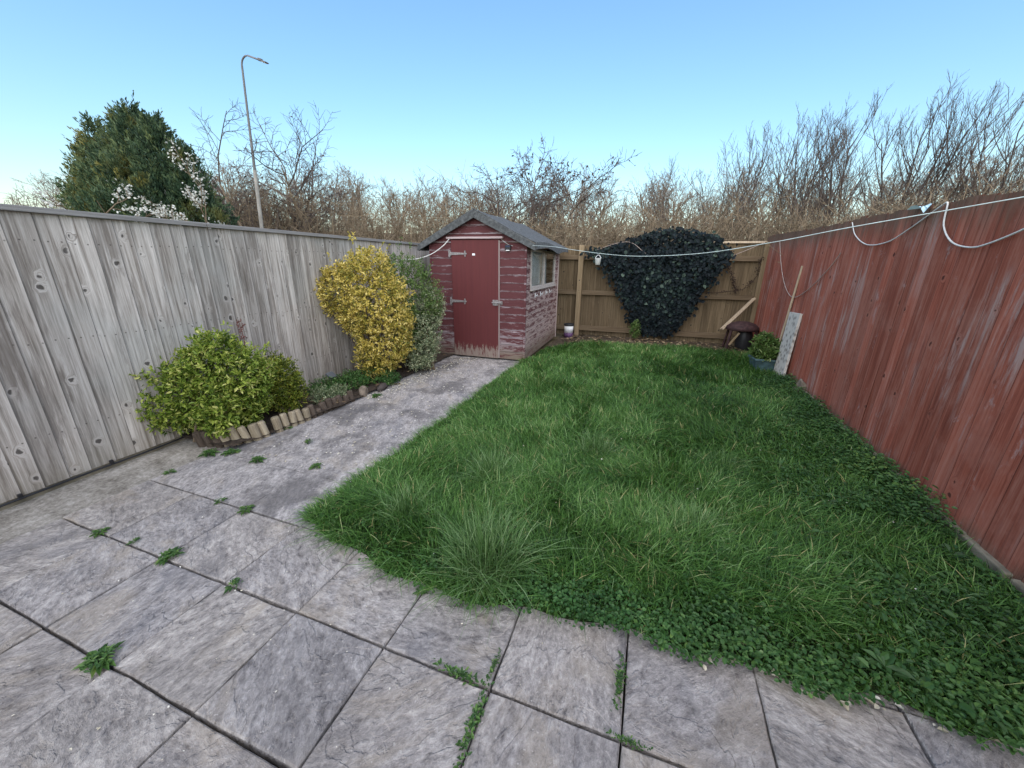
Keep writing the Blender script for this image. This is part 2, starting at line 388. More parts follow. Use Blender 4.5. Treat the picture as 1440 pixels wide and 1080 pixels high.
M['joint'] = plain('joint_earth', (.022, .018, .015), 1., .4, 30.)
M['grass'] = leaf_mat('grass_blades', [(0, (.018, .052, .010)), (.4, (.060, .155, .026)), (.75, (.14, .275, .062)), (.94, (.28, .42, .18)), (1, (.42, .39, .17))], .3, .5)
M['tussock'] = leaf_mat('tussock_blades', [(0, (.035, .09, .018)), (.5, (.10, .20, .055)), (1, (.27, .38, .18))], .3, .45)
M['weed'] = leaf_mat('weed_leaves', [(0, (.020, .052, .014)), (.5, (.05, .12, .032)), (.85, (.10, .19, .045)), (1, (.18, .25, .06))], .25, .5)
M['clover'] = leaf_mat('clover_leaves', [(0, (.020, .060, .014)), (.6, (.055, .14, .034)), (.9, (.12, .22, .05)), (1, (.17, .26, .10))], .25, .5)
M['gold'] = leaf_mat('golden_leaves', [(0, (.12, .14, .03)), (.22, (.30, .27, .05)), (.55, (.56, .44, .09)), (1, (.78, .65, .25))], .25, .5)
M['bright_green'] = leaf_mat('bright_green_leaves', [(0, (.06, .11, .015)), (.35, (.17, .25, .035)), (.7, (.36, .43, .08)), (1, (.56, .56, .20))], .3, .45)
M['lime'] = leaf_mat('lime_leaves', [(0, (.05, .08, .012)), (.5, (.17, .22, .028)), (1, (.42, .41, .07))], .3, .45)
M['mid_green'] = leaf_mat('mid_green_leaves', [(0, (.05, .095, .022)), (.5, (.12, .20, .05)), (1, (.27, .33, .13))], .25, .5)
M['silver'] = leaf_mat('silver_leaves', [(0, (.09, .13, .06)), (.4, (.24, .29, .16)), (.75, (.45, .48, .30)), (1, (.62, .62, .42))], .2, .5)
M['ivy'] = leaf_mat('ivy_leaves', [(0, (.004, .006, .008)), (.55, (.009, .015, .018)), (.85, (.022, .038, .032)), (1, (.080, .112, .085))], .06, .55)
M['conifer'] = leaf_mat('conifer_sprays', [(0, (.014, .034, .020)), (.45, (.052, .098, .050)), (1, (.19, .23, .09))], .15, .6, ((.24, .21, .045), 1.1, .53, .68))
M['blossom'] = leaf_mat('white_blossom', [(0, (.45, .46, .40)), (1, (.78, .77, .72))], .3, .6)
M['dead_leaf'] = leaf_mat('dead_leaves', [(0, (.09, .06, .035)), (.5, (.19, .135, .075)), (1, (.33, .26, .16))], .2, .8)
M['petal'] = leaf_mat('pale_petals', [(0, (.45, .40, .28)), (.5, (.62, .58, .46)), (1, (.75, .73, .66))], .2, .7)
def bark(name, c1, c2):
    g = G(name, .95, .15); n = g.noise(g.map((6, 6, 2)), 2, 5); r = g.rnd()
    g.col(g.mix(g.mth('ADD', g.mth('MULTIPLY', n, .5), g.mth('MULTIPLY', r, .5)), c1, c2)); return g.m
M['bark_dark'] = bark('dark_bark', (.048, .038, .034), (.135, .108, .094))
M['bark_brown'] = bark('brown_bark', (.075, .054, .038), (.22, .17, .115))
M['bark_tan'] = bark('tan_twigs', (.07, .052, .035), (.29, .225, .15))
M['bark_far'] = bark('far_twigs', (.10, .08, .066), (.29, .235, .18))
M['ivy_stem'] = bark('ivy_stem', (.03, .02, .015), (.08, .055, .04))

# ------------------------------------------------------------------ camera, sky, sun
cam = bpy.data.cameras.new('camera'); co = bpy.data.objects.new('camera', cam); COL.objects.link(co)
Mc = Matrix(((.95433365, -.10212215, .28074606, 0), (.29852302, .28994477, -.90929425, 0), (.01145824, .95157926, .30718987, 1.47), (0, 0, 0, 1)))
co.matrix_world = Mc
cam.sensor_width = 36; cam.lens = 530 / 1440 * 36; cam.clip_start = .05; cam.clip_end = 2000
SC.camera = co
SUN_EL, SUN_AZ = 42.0, 165.0      # azimuth from +y towards +x
W = bpy.data.worlds.new('World'); SC.world = W; W.use_nodes = True
nt = W.node_tree; bg = nt.nodes['Background']
sky = nt.nodes.new('ShaderNodeTexSky'); sky.sky_type = 'NISHITA'; sky.sun_disc = False
sky.sun_elevation = R(SUN_EL); sky.sun_rotation = R(SUN_AZ); sky.air_density = 2.0; sky.dust_density = .0; sky.ozone_density = 10.
nt.links.new(sky.outputs[0], bg.inputs[0]); bg.inputs[1].default_value = .057
sl = bpy.data.lights.new('sun', 'SUN'); so = bpy.data.objects.new('sun', sl); COL.objects.link(so)
sl.energy = 1.5; sl.angle = R(115); sl.color = (1, .88, .74)
sd = Vector((math.sin(R(SUN_AZ)) * math.cos(R(SUN_EL)), math.cos(R(SUN_AZ)) * math.cos(R(SUN_EL)), math.sin(R(SUN_EL))))
so.rotation_euler = (-sd).to_track_quat('-Z', 'Y').to_euler(); so.location = (6, 0, 8)
SC.view_settings.view_transform = 'Standard'; SC.view_settings.look = 'None'
SC.view_settings.gamma = 1; SC.view_settings.use_curve_mapping = False
SC.view_settings.exposure = 2.0
SC.cycles.max_bounces = 6; SC.cycles.transparent_max_bounces = 8
SC.cycles.use_denoising = True

# ------------------------------------------------------------------ ground
def gz(x, y):
    r = np.hypot(x, y); t = np.clip((r - 15) / 17, 0, 1); return -.06 + 3.3 * t * t * (3 - 2 * t)
nr, na = 60, 120
rr = np.concatenate([np.linspace(.0, 60, 48), np.geomspace(66, 500, 12)]); aa = np.linspace(0, 2 * np.pi, na, endpoint=False)
X = rr[:, None] * np.cos(aa); Y = rr[:, None] * np.sin(aa); Z = gz(X, Y) + (fbm(X * .3 + 50, Y * .3 + 50, 3) - .5) * np.clip((rr[:, None] - 14) / 8, 0, 1)
i, j = np.meshgrid(np.arange(nr - 1), np.arange(na), indexing='ij'); j2 = (j + 1) % na
F = np.stack([i * na + j, (i + 1) * na + j, (i + 1) * na + j2, i * na + j2], -1).reshape(-1, 4)
tag(MB().add(np.stack([X, Y, Z], -1).reshape(-1, 3), F).build('ground', M['ground'], smooth=True), kind='structure')

# patio and path
PA = R(-2.3); PO = np.array([-.804, .913, 0]); PR = rot_z(PA)
def slab(mb, u0, u1, v0, v1, gap_u, gap_v, z=0.0, a=0., ch=.005, zj=.0015):
    u0 += gap_u / 2; u1 -= gap_u / 2; v0 += gap_v / 2; v1 -= gap_v / 2
    z += rng.normal(0, zj)
    nu = max(3, int((u1 - u0) / .05)); nv = max(3, int((v1 - v0) / .05))
    top = []
    def ring(k, inset, zz):
        us = np.linspace(u0 + inset, u1 - inset, nu); vs = np.linspace(v0 + inset, v1 - inset, nv)
        P = [(u, v0 + inset) for u in us[:-1]] + [(u1 - inset, v) for v in vs[:-1]] + [(u, v1 - inset) for u in us[::-1][:-1]] + [(u0 + inset, v) for v in vs[::-1][:-1]]
        return np.array([(p[0], p[1], zz) for p in P])
    r0 = ring(0, 0, z - .05); r1 = ring(0, 0, z - ch); r2 = ring(0, ch, z)
    n = len(r0); jit = rng.normal(0, .0013, (n, 2)); jit = (jit + np.roll(jit, 1, 0)) / 1.4
    r0[:, :2] += jit; r1[:, :2] += jit; r2[:, :2] += jit * 1.6; r1[:, 2] += rng.normal(0, .0008, n)
    V = np.concatenate([r0, r1, r2]) @ PR.T + PO
    q = [[k * n + i_, k * n + (i_ + 1) % n, (k + 1) * n + (i_ + 1) % n, (k + 1) * n + i_] for k in range(2) for i_ in range(n)]
    mb.add(V, [np.array(q), np.array([list(range(2 * n, 3 * n))])], a)
vrows = [-2.6, -2.16, -1.72, -1.285, -.85, -.417, 0., .435]
pm = MB()
for k in range(len(vrows) - 1):
    for c in range(-5, 8):
        slab(pm, c * .459, (c + 1) * .459, vrows[k], vrows[k + 1], .007, .011, 0., rng.random())
for c in range(-1, 8): slab(pm, c * .459, (c + 1) * .459, .435, .87, .007, .011, -.009, rng.random())
patio = tag(pm.build('patio', M['slab'], smooth=False), kind='structure')
pm = MB()
v = .435; rows = [.435]
while v < 4.75: v += .45; rows.append(v)
for k in range(len(rows) - 1):
    us = [-4.9, -3.4, -1.7] if k % 2 == 0 else [-4.9, -4.0, -2.55, -1.7]
    us = [-5, -4, -3, -2, -1.6]
    for q in range(len(us) - 1):
        slab(pm, us[q] * .459, us[q + 1] * .459, rows[k], rows[k + 1], .0012, .008 if k == 0 else .0012, -.002, .37, ch=.0008, zj=.0002)
tag(pm.build('path', M['path_slab']), kind='structure')
ev = MB(); ev.add([[-4, -3.2, -.042], [2.2, -3.2, -.042], [2.2, 1.6, -.042], [-1.4, 1.6, -.042], [-1.2, 5.9, -.042], [-3.3, 5.9, -.042], [-4, 2, -.042]], [np.array([[0, 1, 2, 3, 4, 5, 6]])])
tag(ev.build('bedding_ground', M['joint']), kind='structure')
# rough concrete strip beside the fence
def sheet(poly_fn, nx, ny, zf):
    u, w = np.meshgrid(np.linspace(0, 1, nx), np.linspace(0, 1, ny), indexing='ij'); x, y = poly_fn(u, w); z = zf(x, y)
    i, j = np.meshgrid(np.arange(nx - 1), np.arange(ny - 1), indexing='ij')
    F = np.stack([i * ny + j, (i + 1) * ny + j, (i + 1) * ny + j + 1, i * ny + j + 1], -1).reshape(-1, 4)
    return np.stack([x, y, z], -1).reshape(-1, 3), F
V, F = sheet(lambda u, w: (-3.62 + u * (.53 + .03 * np.sin(w * 22) + .055 * w), -3 + w * 5.05), 20, 90, lambda x, y: -.012 + .022 * (fbm(x * 5, y * 5, 8) - .5))
tag(MB().add(V, F).build('concrete_strip', M['rough_concrete'], smooth=True), kind='structure')
V, F = sheet(lambda u, w: (-3.55 + u * (.62 + .12 * np.clip(w * 4 - .1, 0, 1) + .1 * w), 1.93 + w * 3.65), 24, 80, lambda x, y: .03 + .06 * (fbm(x * 4, y * 4, 12) - .5))
tag(MB().add(V, F).build('flower_bed', M['soil'], smooth=True), kind='structure')
# lawn sheet
def lawn_left(y): return np.interp(y, [1.2, 1.42, 2.3, 5.43, 5.6, 7.6], [-1.70, -1.72, -1.64, -1.51, -1.44, -1.33]) + .012 * np.sin(y * 9) + .010 * np.sin(y * 23)
def lawn_front(x): return np.interp(x, [-1.7, -1.25, -.78, -.37, -.12, .3, .7, 1.0, 1.35, 1.9], [1.43, 1.30, 1.215, 1.235, 1.28, 1.285, 1.27, 1.285, 1.255, 1.22]) + .02 * np.sin(x * 14)
def lawn_back(x): return np.interp(x, [-1.3, -.8, -.3, .3, 1.4, 1.9, 2.2], [6.6, 6.95, 7.15, 7.05, 7.1, 6.9, 6.8]) + .06 * np.sin(x * 7)
def fence_x(y): return 1.80 + (y - 1.8) * (.39 / 6.2)
def in_lawn(x, y): return (x > lawn_left(y)) & (y > lawn_front(x)) & (y < lawn_back(x)) & (x < fence_x(y) - .02)
def lz(x, y): return .004 + .05 * np.clip((y - 1.25) / .5, 0, 1) * fbm(x * 1.6 + 9, y * 1.6 + 9, 21)
def lawn_uv(u, w):
    ya = 1.3 + w * 6.68; x = lawn_left(ya) + u * (fence_x(ya) + .02 - lawn_left(ya)); return x, lawn_front(x) + w * (7.98 - lawn_front(x))
V, F = sheet(lawn_uv, 60, 120, lambda x, y: lz(x, y) - .002)
c = V[F].mean(1); bk_ = c[:, 1] > lawn_back(c[:, 0])
tag(MB().add(V, F[~bk_]).build('lawn', M['lawn'], smooth=True), kind='structure')
tag(MB().add(V, F[bk_]).build('bare_soil_ground', M['back_soil'], smooth=True), kind='structure')

# grass
def scatter(n, x0, x1, y0, y1): return rng.uniform(x0, x1, n), rng.uniform(y0, y1, n)
gb = MB()
def weediness(x, y):   # 1 where broad leaves replace grass
    e = 1 / (1 + np.exp(-(x - (1.28 - .25 * (y < 2.2) + .05 * (y - 3)) - .5 * (fbm(x * 2 + 4, y * 2 + 1, 40) - .5)) * 7))
    f = np.clip((1.55 - y) / .2, 0, 1) * (x > -.45) * .9
    return np.clip(np.maximum(e * (y < 5.6), f), 0, 1)
for (n, y0, y1, ws) in ((78000, 1.2, 2.7, 1.5), (62000, 2.7, 4.4, 1.85), (56000, 4.4, 7.3, 2.4)):
    x, y = scatter(n, -1.8, 2.2, y0, y1)
    k = in_lawn(x, y) & (rng.random(n) > weediness(x, y) * .55); x = x[k]; y = y[k]; N = len(x)
    cl = fbm(x * 2.3, y * 2.3, 31); c2 = fbm(x * 5 + 20, y * 5, 33)
    H = (.07 + .085 * np.clip(cl - .2, 0, 1) + .06 * c2) * rng.uniform(.55, 1.25, N)
    edge = np.clip(np.minimum(x - lawn_left(y), y - lawn_front(x)) / .25, .35, 1); H *= edge
    flow = 2 * np.pi * 1.6 * vn(x * 1.5 + 3, y * 1.5 + 8, 35) + rng.normal(0, 1.3, N)
    lean = np.clip(.35 + .9 * c2 + rng.normal(0, .3, N), 0.05, 1.8)
    a = np.clip(.15 + .75 * (.6 * fbm(x * 3 + 2, y * 3 + 5, 37) + .7 * (fbm(x * .9 + 12, y * .9 + 5, 39) - .25) - .12) + rng.normal(0, .24, N), 0, .97); a[rng.random(N) < .02] = 1.
    gb.blades(np.stack([x, y, lz(x, y)], 1), H, flow, lean, rng.uniform(.0022, .0042, N) * ws, a)
def fringe(n, fx, out, hs):
    x, y = fx(n); a = out + rng.normal(0, .7, n); H = hs * rng.uniform(.5, 1.25, n)
    k = fbm(x * 6 + 3, y * 6 + 9, 44) + rng.normal(0, .1, n) > .36
    gb.blades(np.stack([x, y, np.full(n, .006)], 1)[k], H[k], a[k], np.clip(rng.normal(.95, .4, k.sum()), .2, 1.7), rng.uniform(.003, .006, k.sum()), np.clip(rng.normal(.5, .25, k.sum()), 0, .97))
fringe(1500, lambda n: (lambda x: (x, lawn_front(x) + rng.uniform(-.01, .10, n)))(rng.uniform(-1.68, -.2, n)), -np.pi / 2, .12)
fringe(500, lambda n: (lambda x: (x, lawn_front(x) + rng.uniform(.0, .10, n)))(rng.uniform(-.2, 1.6, n)), -np.pi / 2, .09)
fringe(3200, lambda n: (lambda y: (lawn_left(y) + rng.uniform(-.005, .08, n), y))(1.42 + 4.2 * rng.random(n) ** 1.4), np.pi, .085)
tag(gb.build('grass', M['grass']), kind='stuff', label='long green uneven lawn grass between path and red fence')

# big tussocks
def tussock(x, y, n, L, label):
    t = thing('grass_tussock', label, 'grass tuft', (x, y, 0), 0, 'coarse tussocks in the lawn')
    a0 = rng.uniform(0, 2 * np.pi, n); d = rng.random(n) ** .6
    P = np.stack([np.cos(a0) * d * L * .55, np.sin(a0) * d * L * .55, np.full(n, .015)], 1)
    ang = a0 + rng.normal(0, 1.25, n); H = L * rng.uniform(.4, 1.1, n); ln = np.clip(.15 + .8 * d + rng.normal(0, .35, n), .05, 1.7)
    MB().blades(P, H, ang, ln, rng.uniform(.003, .005, n), np.clip(rng.normal(.5, .25, n), 0, 1)).build('blade', M['tussock'], t)
    return t
tussock(-.55, 1.40, 1100, .28, 'largest pale green grass tussock spilling onto the paving at lawn front')
tussock(-.80, 2.15, 650, .23, 'pale grass tussock in the lawn behind the largest one')
tussock(-1.15, 1.62, 450, .2, 'small pale tussock at the front left corner of the lawn')
tussock(.45, 1.95, 500, .2, 'pale grass tussock in the middle of the near lawn')
tussock(-.15, 2.75, 500, .2, 'pale grass tussock midway down the lawn')
tussock(.75, 2.75, 500, .2, 'pale grass tussock midway down the lawn near the broad leaf weeds')

# broad leaf weeds and clover
wb = MB()
def ground_leaves(mb, n, x0, x1, y0, y1, dens, size, hmax, asp=.75, clus=6, sp=.05):
    x, y = scatter(n, x0, x1, y0, y1); k = rng.random(n) < dens(x, y); x = x[k]; y = y[k]
    x = np.repeat(x, clus) + rng.normal(0, sp, len(x) * clus); y = np.repeat(y, clus) + rng.normal(0, sp, len(y) * clus)
    k = (x < fence_x(y) - .03) & (y > lawn_front(x) - .06) & (x > lawn_left(y) - .03); x = x[k]; y = y[k]; N = len(x)
    hh = fbm(x * 4, y * 4, 61); z = lz(x, y) + hmax * (1 + 1.1 * np.clip(1 - (fence_x(y) - x) / .3, 0, 1) * (y > 2.3)) * (.25 + .75 * hh) * rng.uniform(.35, 1., N) ** .7
    ang = rng.uniform(0, 2 * np.pi, N); D = np.stack([np.cos(ang), np.sin(ang), rng.normal(.05, .3, N)], 1)
    Nn = unit(np.stack([rng.normal(0, .35, N), rng.normal(-.1, .35, N), np.ones(N)], 1))
    mb.leaves(np.stack([x, y, z], 1), D, Nn, size * rng.uniform(.6, 1.4, N), asp, .3, np.clip(.1 + .7 * fbm(x * 3 + 3, y * 3, 63) + rng.normal(0, .16, N), 0, 1), .12)
ground_leaves(wb, 15000, .3, 2.1, 1.2, 5.7, lambda x, y: np.maximum(weediness(x, y) * np.where(y < 2.6, 1., .75), (fence_x(y) - x < .3) * (y < 5.4)) * (.35 + .65 * (fbm(x * 3 + 8, y * 3 + 2, 67) > .46)), .019, .12)
ground_leaves(wb, 1500, .9, 2.1, 1.2, 4.5, lambda x, y: weediness(x, y) * .4, .032, .14, .7, 4, .06)
tag(wb.build('broadleaf_weeds', M['weed']), kind='stuff', label='dark green broad leaf ground cover along the red fence')
cb = MB()
ground_leaves(cb, 3600, -1.6, 1.7, 1.15, 1.75, lambda x, y: np.clip(1 - (y - lawn_front(x)) / .22, 0, 1) * (.2 + .8 * (x > -.35)) * (.25 + 1.2 * (fbm(x * 4, y * 4, 77) > .45)), .015, .085, .95, 7, .03)
ground_leaves(cb, 2500, .7, 2., 2.2, 5.6, lambda x, y: weediness(x, y) * np.clip((y - 2.4), 0, 1), .017, .11, .9, 7, .04)
tag(cb.build('clover_leaves', M['clover']), kind='stuff', label='small leaved clover along the front edge of the lawn')
# dock plant near the front right corner
t = thing('dock_plant', 'broad leaved dock plant at the lawn front edge on right', 'plant', (1.02, 1.36, .03))
n = 7; ang = np.linspace(0, 2 * np.pi, n, endpoint=False) + rng.normal(0, .2, n)
MB().leaves(np.zeros((n, 3)) + [0, 0, .05], np.stack([np.cos(ang), np.sin(ang), rng.uniform(.2, .7, n)], 1), np.tile([[0, 0, 1.]], (n, 1)), rng.uniform(.05, .09, n), .42, .2, rng.uniform(.2, .7, n), .25).build('leaf', M['weed'], t)

# fallen leaves and petals
pb = MB()
def petals(n, fx, size, zf=.004):
    x, y = fx(n); N = len(x); ang = rng.uniform(0, 6.28, N)
    pb.leaves(np.stack([x, y, np.full(N, zf) + rng.uniform(0, .004, N)], 1), np.stack([np.cos(ang), np.sin(ang), rng.normal(0, .15, N)], 1), unit(np.stack([rng.normal(0, .2, N), rng.normal(0, .2, N), np.ones(N)], 1)), size * rng.uniform(.5, 1.4, N), .7, .3, rng.random(N))
petals(560, lambda n: (lambda t: (np.interp(t, [3.2, 5.45], [-2.74, -2.45]) + np.abs(rng.normal(0, .13, n)) - .05, t))(rng.uniform(3.3, 5.45, n)), .020, .008)
petals(430, lambda n: (rng.uniform(-2.7, -1.75, n), rng.uniform(1.9, 5.4, n)), .016)
petals(130, lambda n: (rng.uniform(-2.9, -.2, n), rng.uniform(.1, 1.35, n)), .008)
petals(60, lambda n: (lambda x: (x, lawn_front(x) - np.abs(rng.normal(0, .025, n))))(rng.uniform(.4, 1.75, n)), .024, .008)
petals(70, lambda n: (rng.uniform(-.9, 1.7, n), rng.uniform(1.3, 6.8, n)), .012, .12)
tag(pb.build('petal_litter', M['petal']), kind='stuff', label='pale fallen petals and leaf flakes on the paving')
db = MB(); pb0 = pb; pb = db
petals(450, lambda n: (rng.uniform(-1.2, 2.1, n), rng.uniform(7.0, 7.9, n)), .06, .06)
petals(90, lambda n: (rng.uniform(-3.4, -2.75, n), rng.uniform(2.7, 5.3, n)), .05, .07)
tag(db.build('dead_leaf_litter', M['dead_leaf']), kind='stuff', label='brown dead leaf litter on soil by the far fence')

# weeds in joints
WM = []
def weed_proto(kind, n, L):
    mb = MB(); ang = rng.uniform(0, 2 * np.pi, n); d = rng.random(n) ** .5
    if kind == 0:
        D = np.stack([np.cos(ang), np.sin(ang), .15 + .7 * rng.random(n) * (1 - d)], 1)
        mb.leaves(np.stack([np.cos(ang) * .012, np.sin(ang) * .012, np.full(n, .006)], 1), D, np.tile([[0, 0, 1.]], (n, 1)), L * (.5 + .6 * d), .3, .2, rng.uniform(.3, .95, n), .2)
        m = n * 4; p = np.clip(rng.normal(0, L * .35, (m, 2)), -L * .6, L * .6); a2 = rng.uniform(0, 6.28, m)
        mb.leaves(np.stack([p[:, 0], p[:, 1], rng.uniform(.008, .03, m)], 1), np.stack([np.cos(a2), np.sin(a2), rng.uniform(-.1, .5, m)], 1), np.tile([[0, 0, 1.]], (m, 1)), L * .28, .5, .2, rng.uniform(.2, .9, m), .1)
    else:   # moss strip along a joint
        m = n * 6; a2 = rng.uniform(0, 6.28, m)
        mb.leaves(np.stack([rng.normal(0, L * .4, m), rng.normal(0, .008, m), rng.uniform(.0, .014, m)], 1), np.stack([np.cos(a2), np.sin(a2), rng.uniform(.1, .9, m)], 1), np.tile([[0, 0, 1.]], (m, 1)), .014 * rng.uniform(.6, 1.5, m), .5, .2, rng.uniform(.1, .9, m), .1)
    o = mb.build('joint_weed', M['weed']); COL.objects.unlink(o); return o
protos = [weed_proto(0, 16, .07), weed_proto(0, 22, .09), weed_proto(0, 11, .06), weed_proto(1, 26, .16), weed_proto(1, 22, .12)]
spots = [(-2.142, .987, 1, 1.0, 0, 'bushy weed at a slab corner of the second joint on the left patio'),
 (-1.649, .948, 2, 1.1, .5, 'flat weed in the second patio joint between two weeds and the lawn'),
 (-1.797, .535, 1, 1.15, 1, 'dark bushy weed in the nearest wide joint of the patio'),
 (-2.134, 1.391, 0, 1.0, 2, 'weed in the joint where path meets patio, nearer the lawn'),
 (-2.37, 1.41, 2, .9, 3, 'small weed in the joint where path meets patio, nearer the fence'),
 (-2.613, 1.874, 1, 1.0, 4, 'spreading weed on the path in front of the large green bush'),
 (-2.117, 1.94, 0, 1.0, 5, 'weed on the path halfway between lawn and log edging'),
 (-2.484, 2.247, 2, 1.1, 1, 'tiny weed on the path near the pale logs'),
 (-2.71, .985, 0, .9, 2.2, 'thin weed in the second joint near the rough concrete strip'),
 (-2.44, 1.0, 2, .8, .2, 'faint little weed between two larger weeds in the second joint'),
 (-3.06, 1.83, 1, 1.2, 4, 'large weed clump at the near end of the log edging'),
 (-2.92, 1.90, 1, 1.0, 2, 'weed clump against the first pale edging logs'),
 (-3.05, 1.55, 0, .8, 1, 'small weed at the edge of the rough concrete strip'),
 (-2.90, 2.40, 0, 1.1, 1, 'weed growing in the gap between pale edging logs'),
 (-.36, .77, 3, 1.05, 1.55, 'longest moss strip along a joint in the nearest patio row'),
 (.10, 1.06, 4, .9, 1.5, 'moss tuft in a joint just before the lawn clover'),
 (-.36, .975, 4, .55, 1.5, 'small moss tuft at the top of the mossy joint'),
 (-.47, .905, 4, 1.0, -.04, 'moss along the wide joint left of the mossy crossing'),
 (.13, .882, 4, .6, -.04, 'tiny moss tuft in the wide joint on the right of patio'),
 (-.8, 1.19, 2, .8, 2, 'small weed where a slab joint meets the lawn front left'),
 (-2.66, 3.40, 1, 1.1, 0, 'weed on the path edge by the grey stone')]
for (x, y, k, s_, rz, lb) in spots:
    o = protos[k].copy(); COL.objects.link(o); o.location = (x, y, .002); o.scale = (s_ * (.68 if k < 3 else 1),) * 3; o.rotation_euler = (0, 0, rz)
    if k < 3: tag(o, lb, 'weed', 'weeds growing in paving joints')
    else: o.name = 'joint_moss'; tag(o, lb, 'moss', None, 'stuff')

# ------------------------------------------------------------------ fences
def boards(L, bw, z0, z1, jz=.003, slope=.011, th=.008, jy=.002, topf=None, over=.004):
    mb = MB(); n = int(round(L / bw)); jw = rng.uniform(-.18, .18, n + 1)
    for k in range(n):
        x0 = (k + jw[k]) * bw - over; x1 = (k + 1 + jw[k + 1]) * bw; a = rng.random(); dy = rng.normal(0, jy)
        zt = z1 + rng.normal(0, jz) if np.isscalar(z1) else z1(x0) + rng.normal(0, jz)
        zb = z0 if np.isscalar(z0) else z0(x0)
        K = 6; zs = np.linspace(zb, zt, K); bow = rng.normal(0, .0018, K) + dy
        l = np.stack([np.full(K, x0), -.002 - max(-slope, 0) + bow, zs], 1); r_ = np.stack([np.full(K, x1), -max(slope, 0) - .002 + bow + rng.normal(0, .001, K), zs], 1)
        lb = l + [0, th + max(-slope, 0), 0]; rb = r_ + [0, th + abs(slope), 0]
        V = np.concatenate([l, r_, lb, rb]); F = []
        for i_ in range(K - 1):
            F += [[i_, K + i_, K + i_ + 1, i_ + 1], [K + i_, 3 * K + i_, 3 * K + i_ + 1, K + i_ + 1], [2 * K + i_, i_, i_ + 1, 2 * K + i_ + 1], [3 * K + i_, 2 * K + i_, 2 * K + i_ + 1, 3 * K + i_ + 1]]
        F += [[K - 1, 2 * K - 1, 4 * K - 1, 3 * K - 1], [0, 2 * K, 3 * K, K]]
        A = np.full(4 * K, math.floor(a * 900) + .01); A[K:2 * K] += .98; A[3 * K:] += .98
        mb.add(V, F, A)
    return mb
def place(t, p, q):
    d = np.array(q) - np.array(p); t.location = (p[0], p[1], 0); t.rotation_euler = (0, 0, math.atan2(d[1], d[0])); return float(np.linalg.norm(d))
lf = thing('timber_fence', 'weathered silver grey close board fence with capping rail along the path', 'fence')
L = place(lf, (-3.575, -3.0), (-3.50, 8.05))
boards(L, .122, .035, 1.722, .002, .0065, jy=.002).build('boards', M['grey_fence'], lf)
for k in range(4):
    MB().box((L * (k + .5) / 4, -.004, 1.741), (L / 4 - .004, .062, .034)).build('capping_rail', M['grey_rail'], lf, bevel=.004)
MB().box((L / 2, .022, .012), (L, .03, .14)).build('gravel_board', M['concrete_board'], lf, bevel=.003)
for z in (.35, .95, 1.55): MB().box((L / 2, .045, z), (L, .06, .08)).build('rail', M['grey_rail'], lf)
cab = thing('black_cable', 'black cable clipped along the foot of the grey fence', 'cable')
place(cab, (-3.575, -3.0), (-3.50, 8.05))
xs = np.linspace(1.0, 5.05, 40); MB().tube(np.stack([xs, -.03 + .003 * np.sin(xs * 9), .028 + .004 * np.sin(xs * 5)], 1), .007, 6).build('wire', M['black_plastic'], cab)
for x in (4.02, 4.47, 4.95, 3.5): MB().box((x, -.028, .043), (.02, .02, .035)).build('clip', M['black_plastic'], cab, bevel=.003)
rf = thing('timber_fence', 'faded red painted close board fence with green stained top edge', 'fence')
L = place(rf, (2.205, 8.2), (1.50, -3.0))
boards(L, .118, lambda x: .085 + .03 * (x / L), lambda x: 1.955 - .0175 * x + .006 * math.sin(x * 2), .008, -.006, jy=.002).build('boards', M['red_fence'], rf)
x = 0.; e = [0., .85, 2.65, 4.42, 6.21, 8.0, 9.8, L]
for k in range(len(e) - 1):
    MB().box(((e[k] + e[k + 1]) / 2, -.012, .03), (e[k + 1] - e[k] - .03, .045, .17 + .006 * k)).build('gravel_board', M['concrete_board'], rf, bevel=.008)
for z in (.4, 1.0, 1.6): MB().box((L / 2, .045, z), (L, .06, .07)).build('rail', M['tan_rail'], rf)
ff = thing('timber_fence', 'brown board fence with exposed rails and post at the garden end', 'fence')
L = place(ff, (-3.5, 8.06), (2.22, 8.06))
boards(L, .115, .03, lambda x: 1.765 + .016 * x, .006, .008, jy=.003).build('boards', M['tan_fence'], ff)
for z, h in ((1.58, .09), (.90, .085), (.175, .10)):
    for x0, x1 in ((.0, 2.40), (2.50, L)):
        MB().box(((x0 + x1) / 2, -.045, z + .0), (x1 - x0, .05, h), None, .6 if z < 1.5 else .9).build('rail', M['tan_rail'], ff, bevel=.004)
MB().box((2.45, -.07, .9), (.095, .095, 1.82), None, .6).build('post', M['tan_post'], ff, bevel=.005)
MB().box((L - .06, -.05, .93), (.09, .07, 1.86), None, .2).build('post', M['tan_post'], ff, bevel=.005)
MB().box((4.9, -.005, 1.855), (1.5, .09, .035), None, .9).build('capping_rail', M['pale_wood'], ff, bevel=.004)

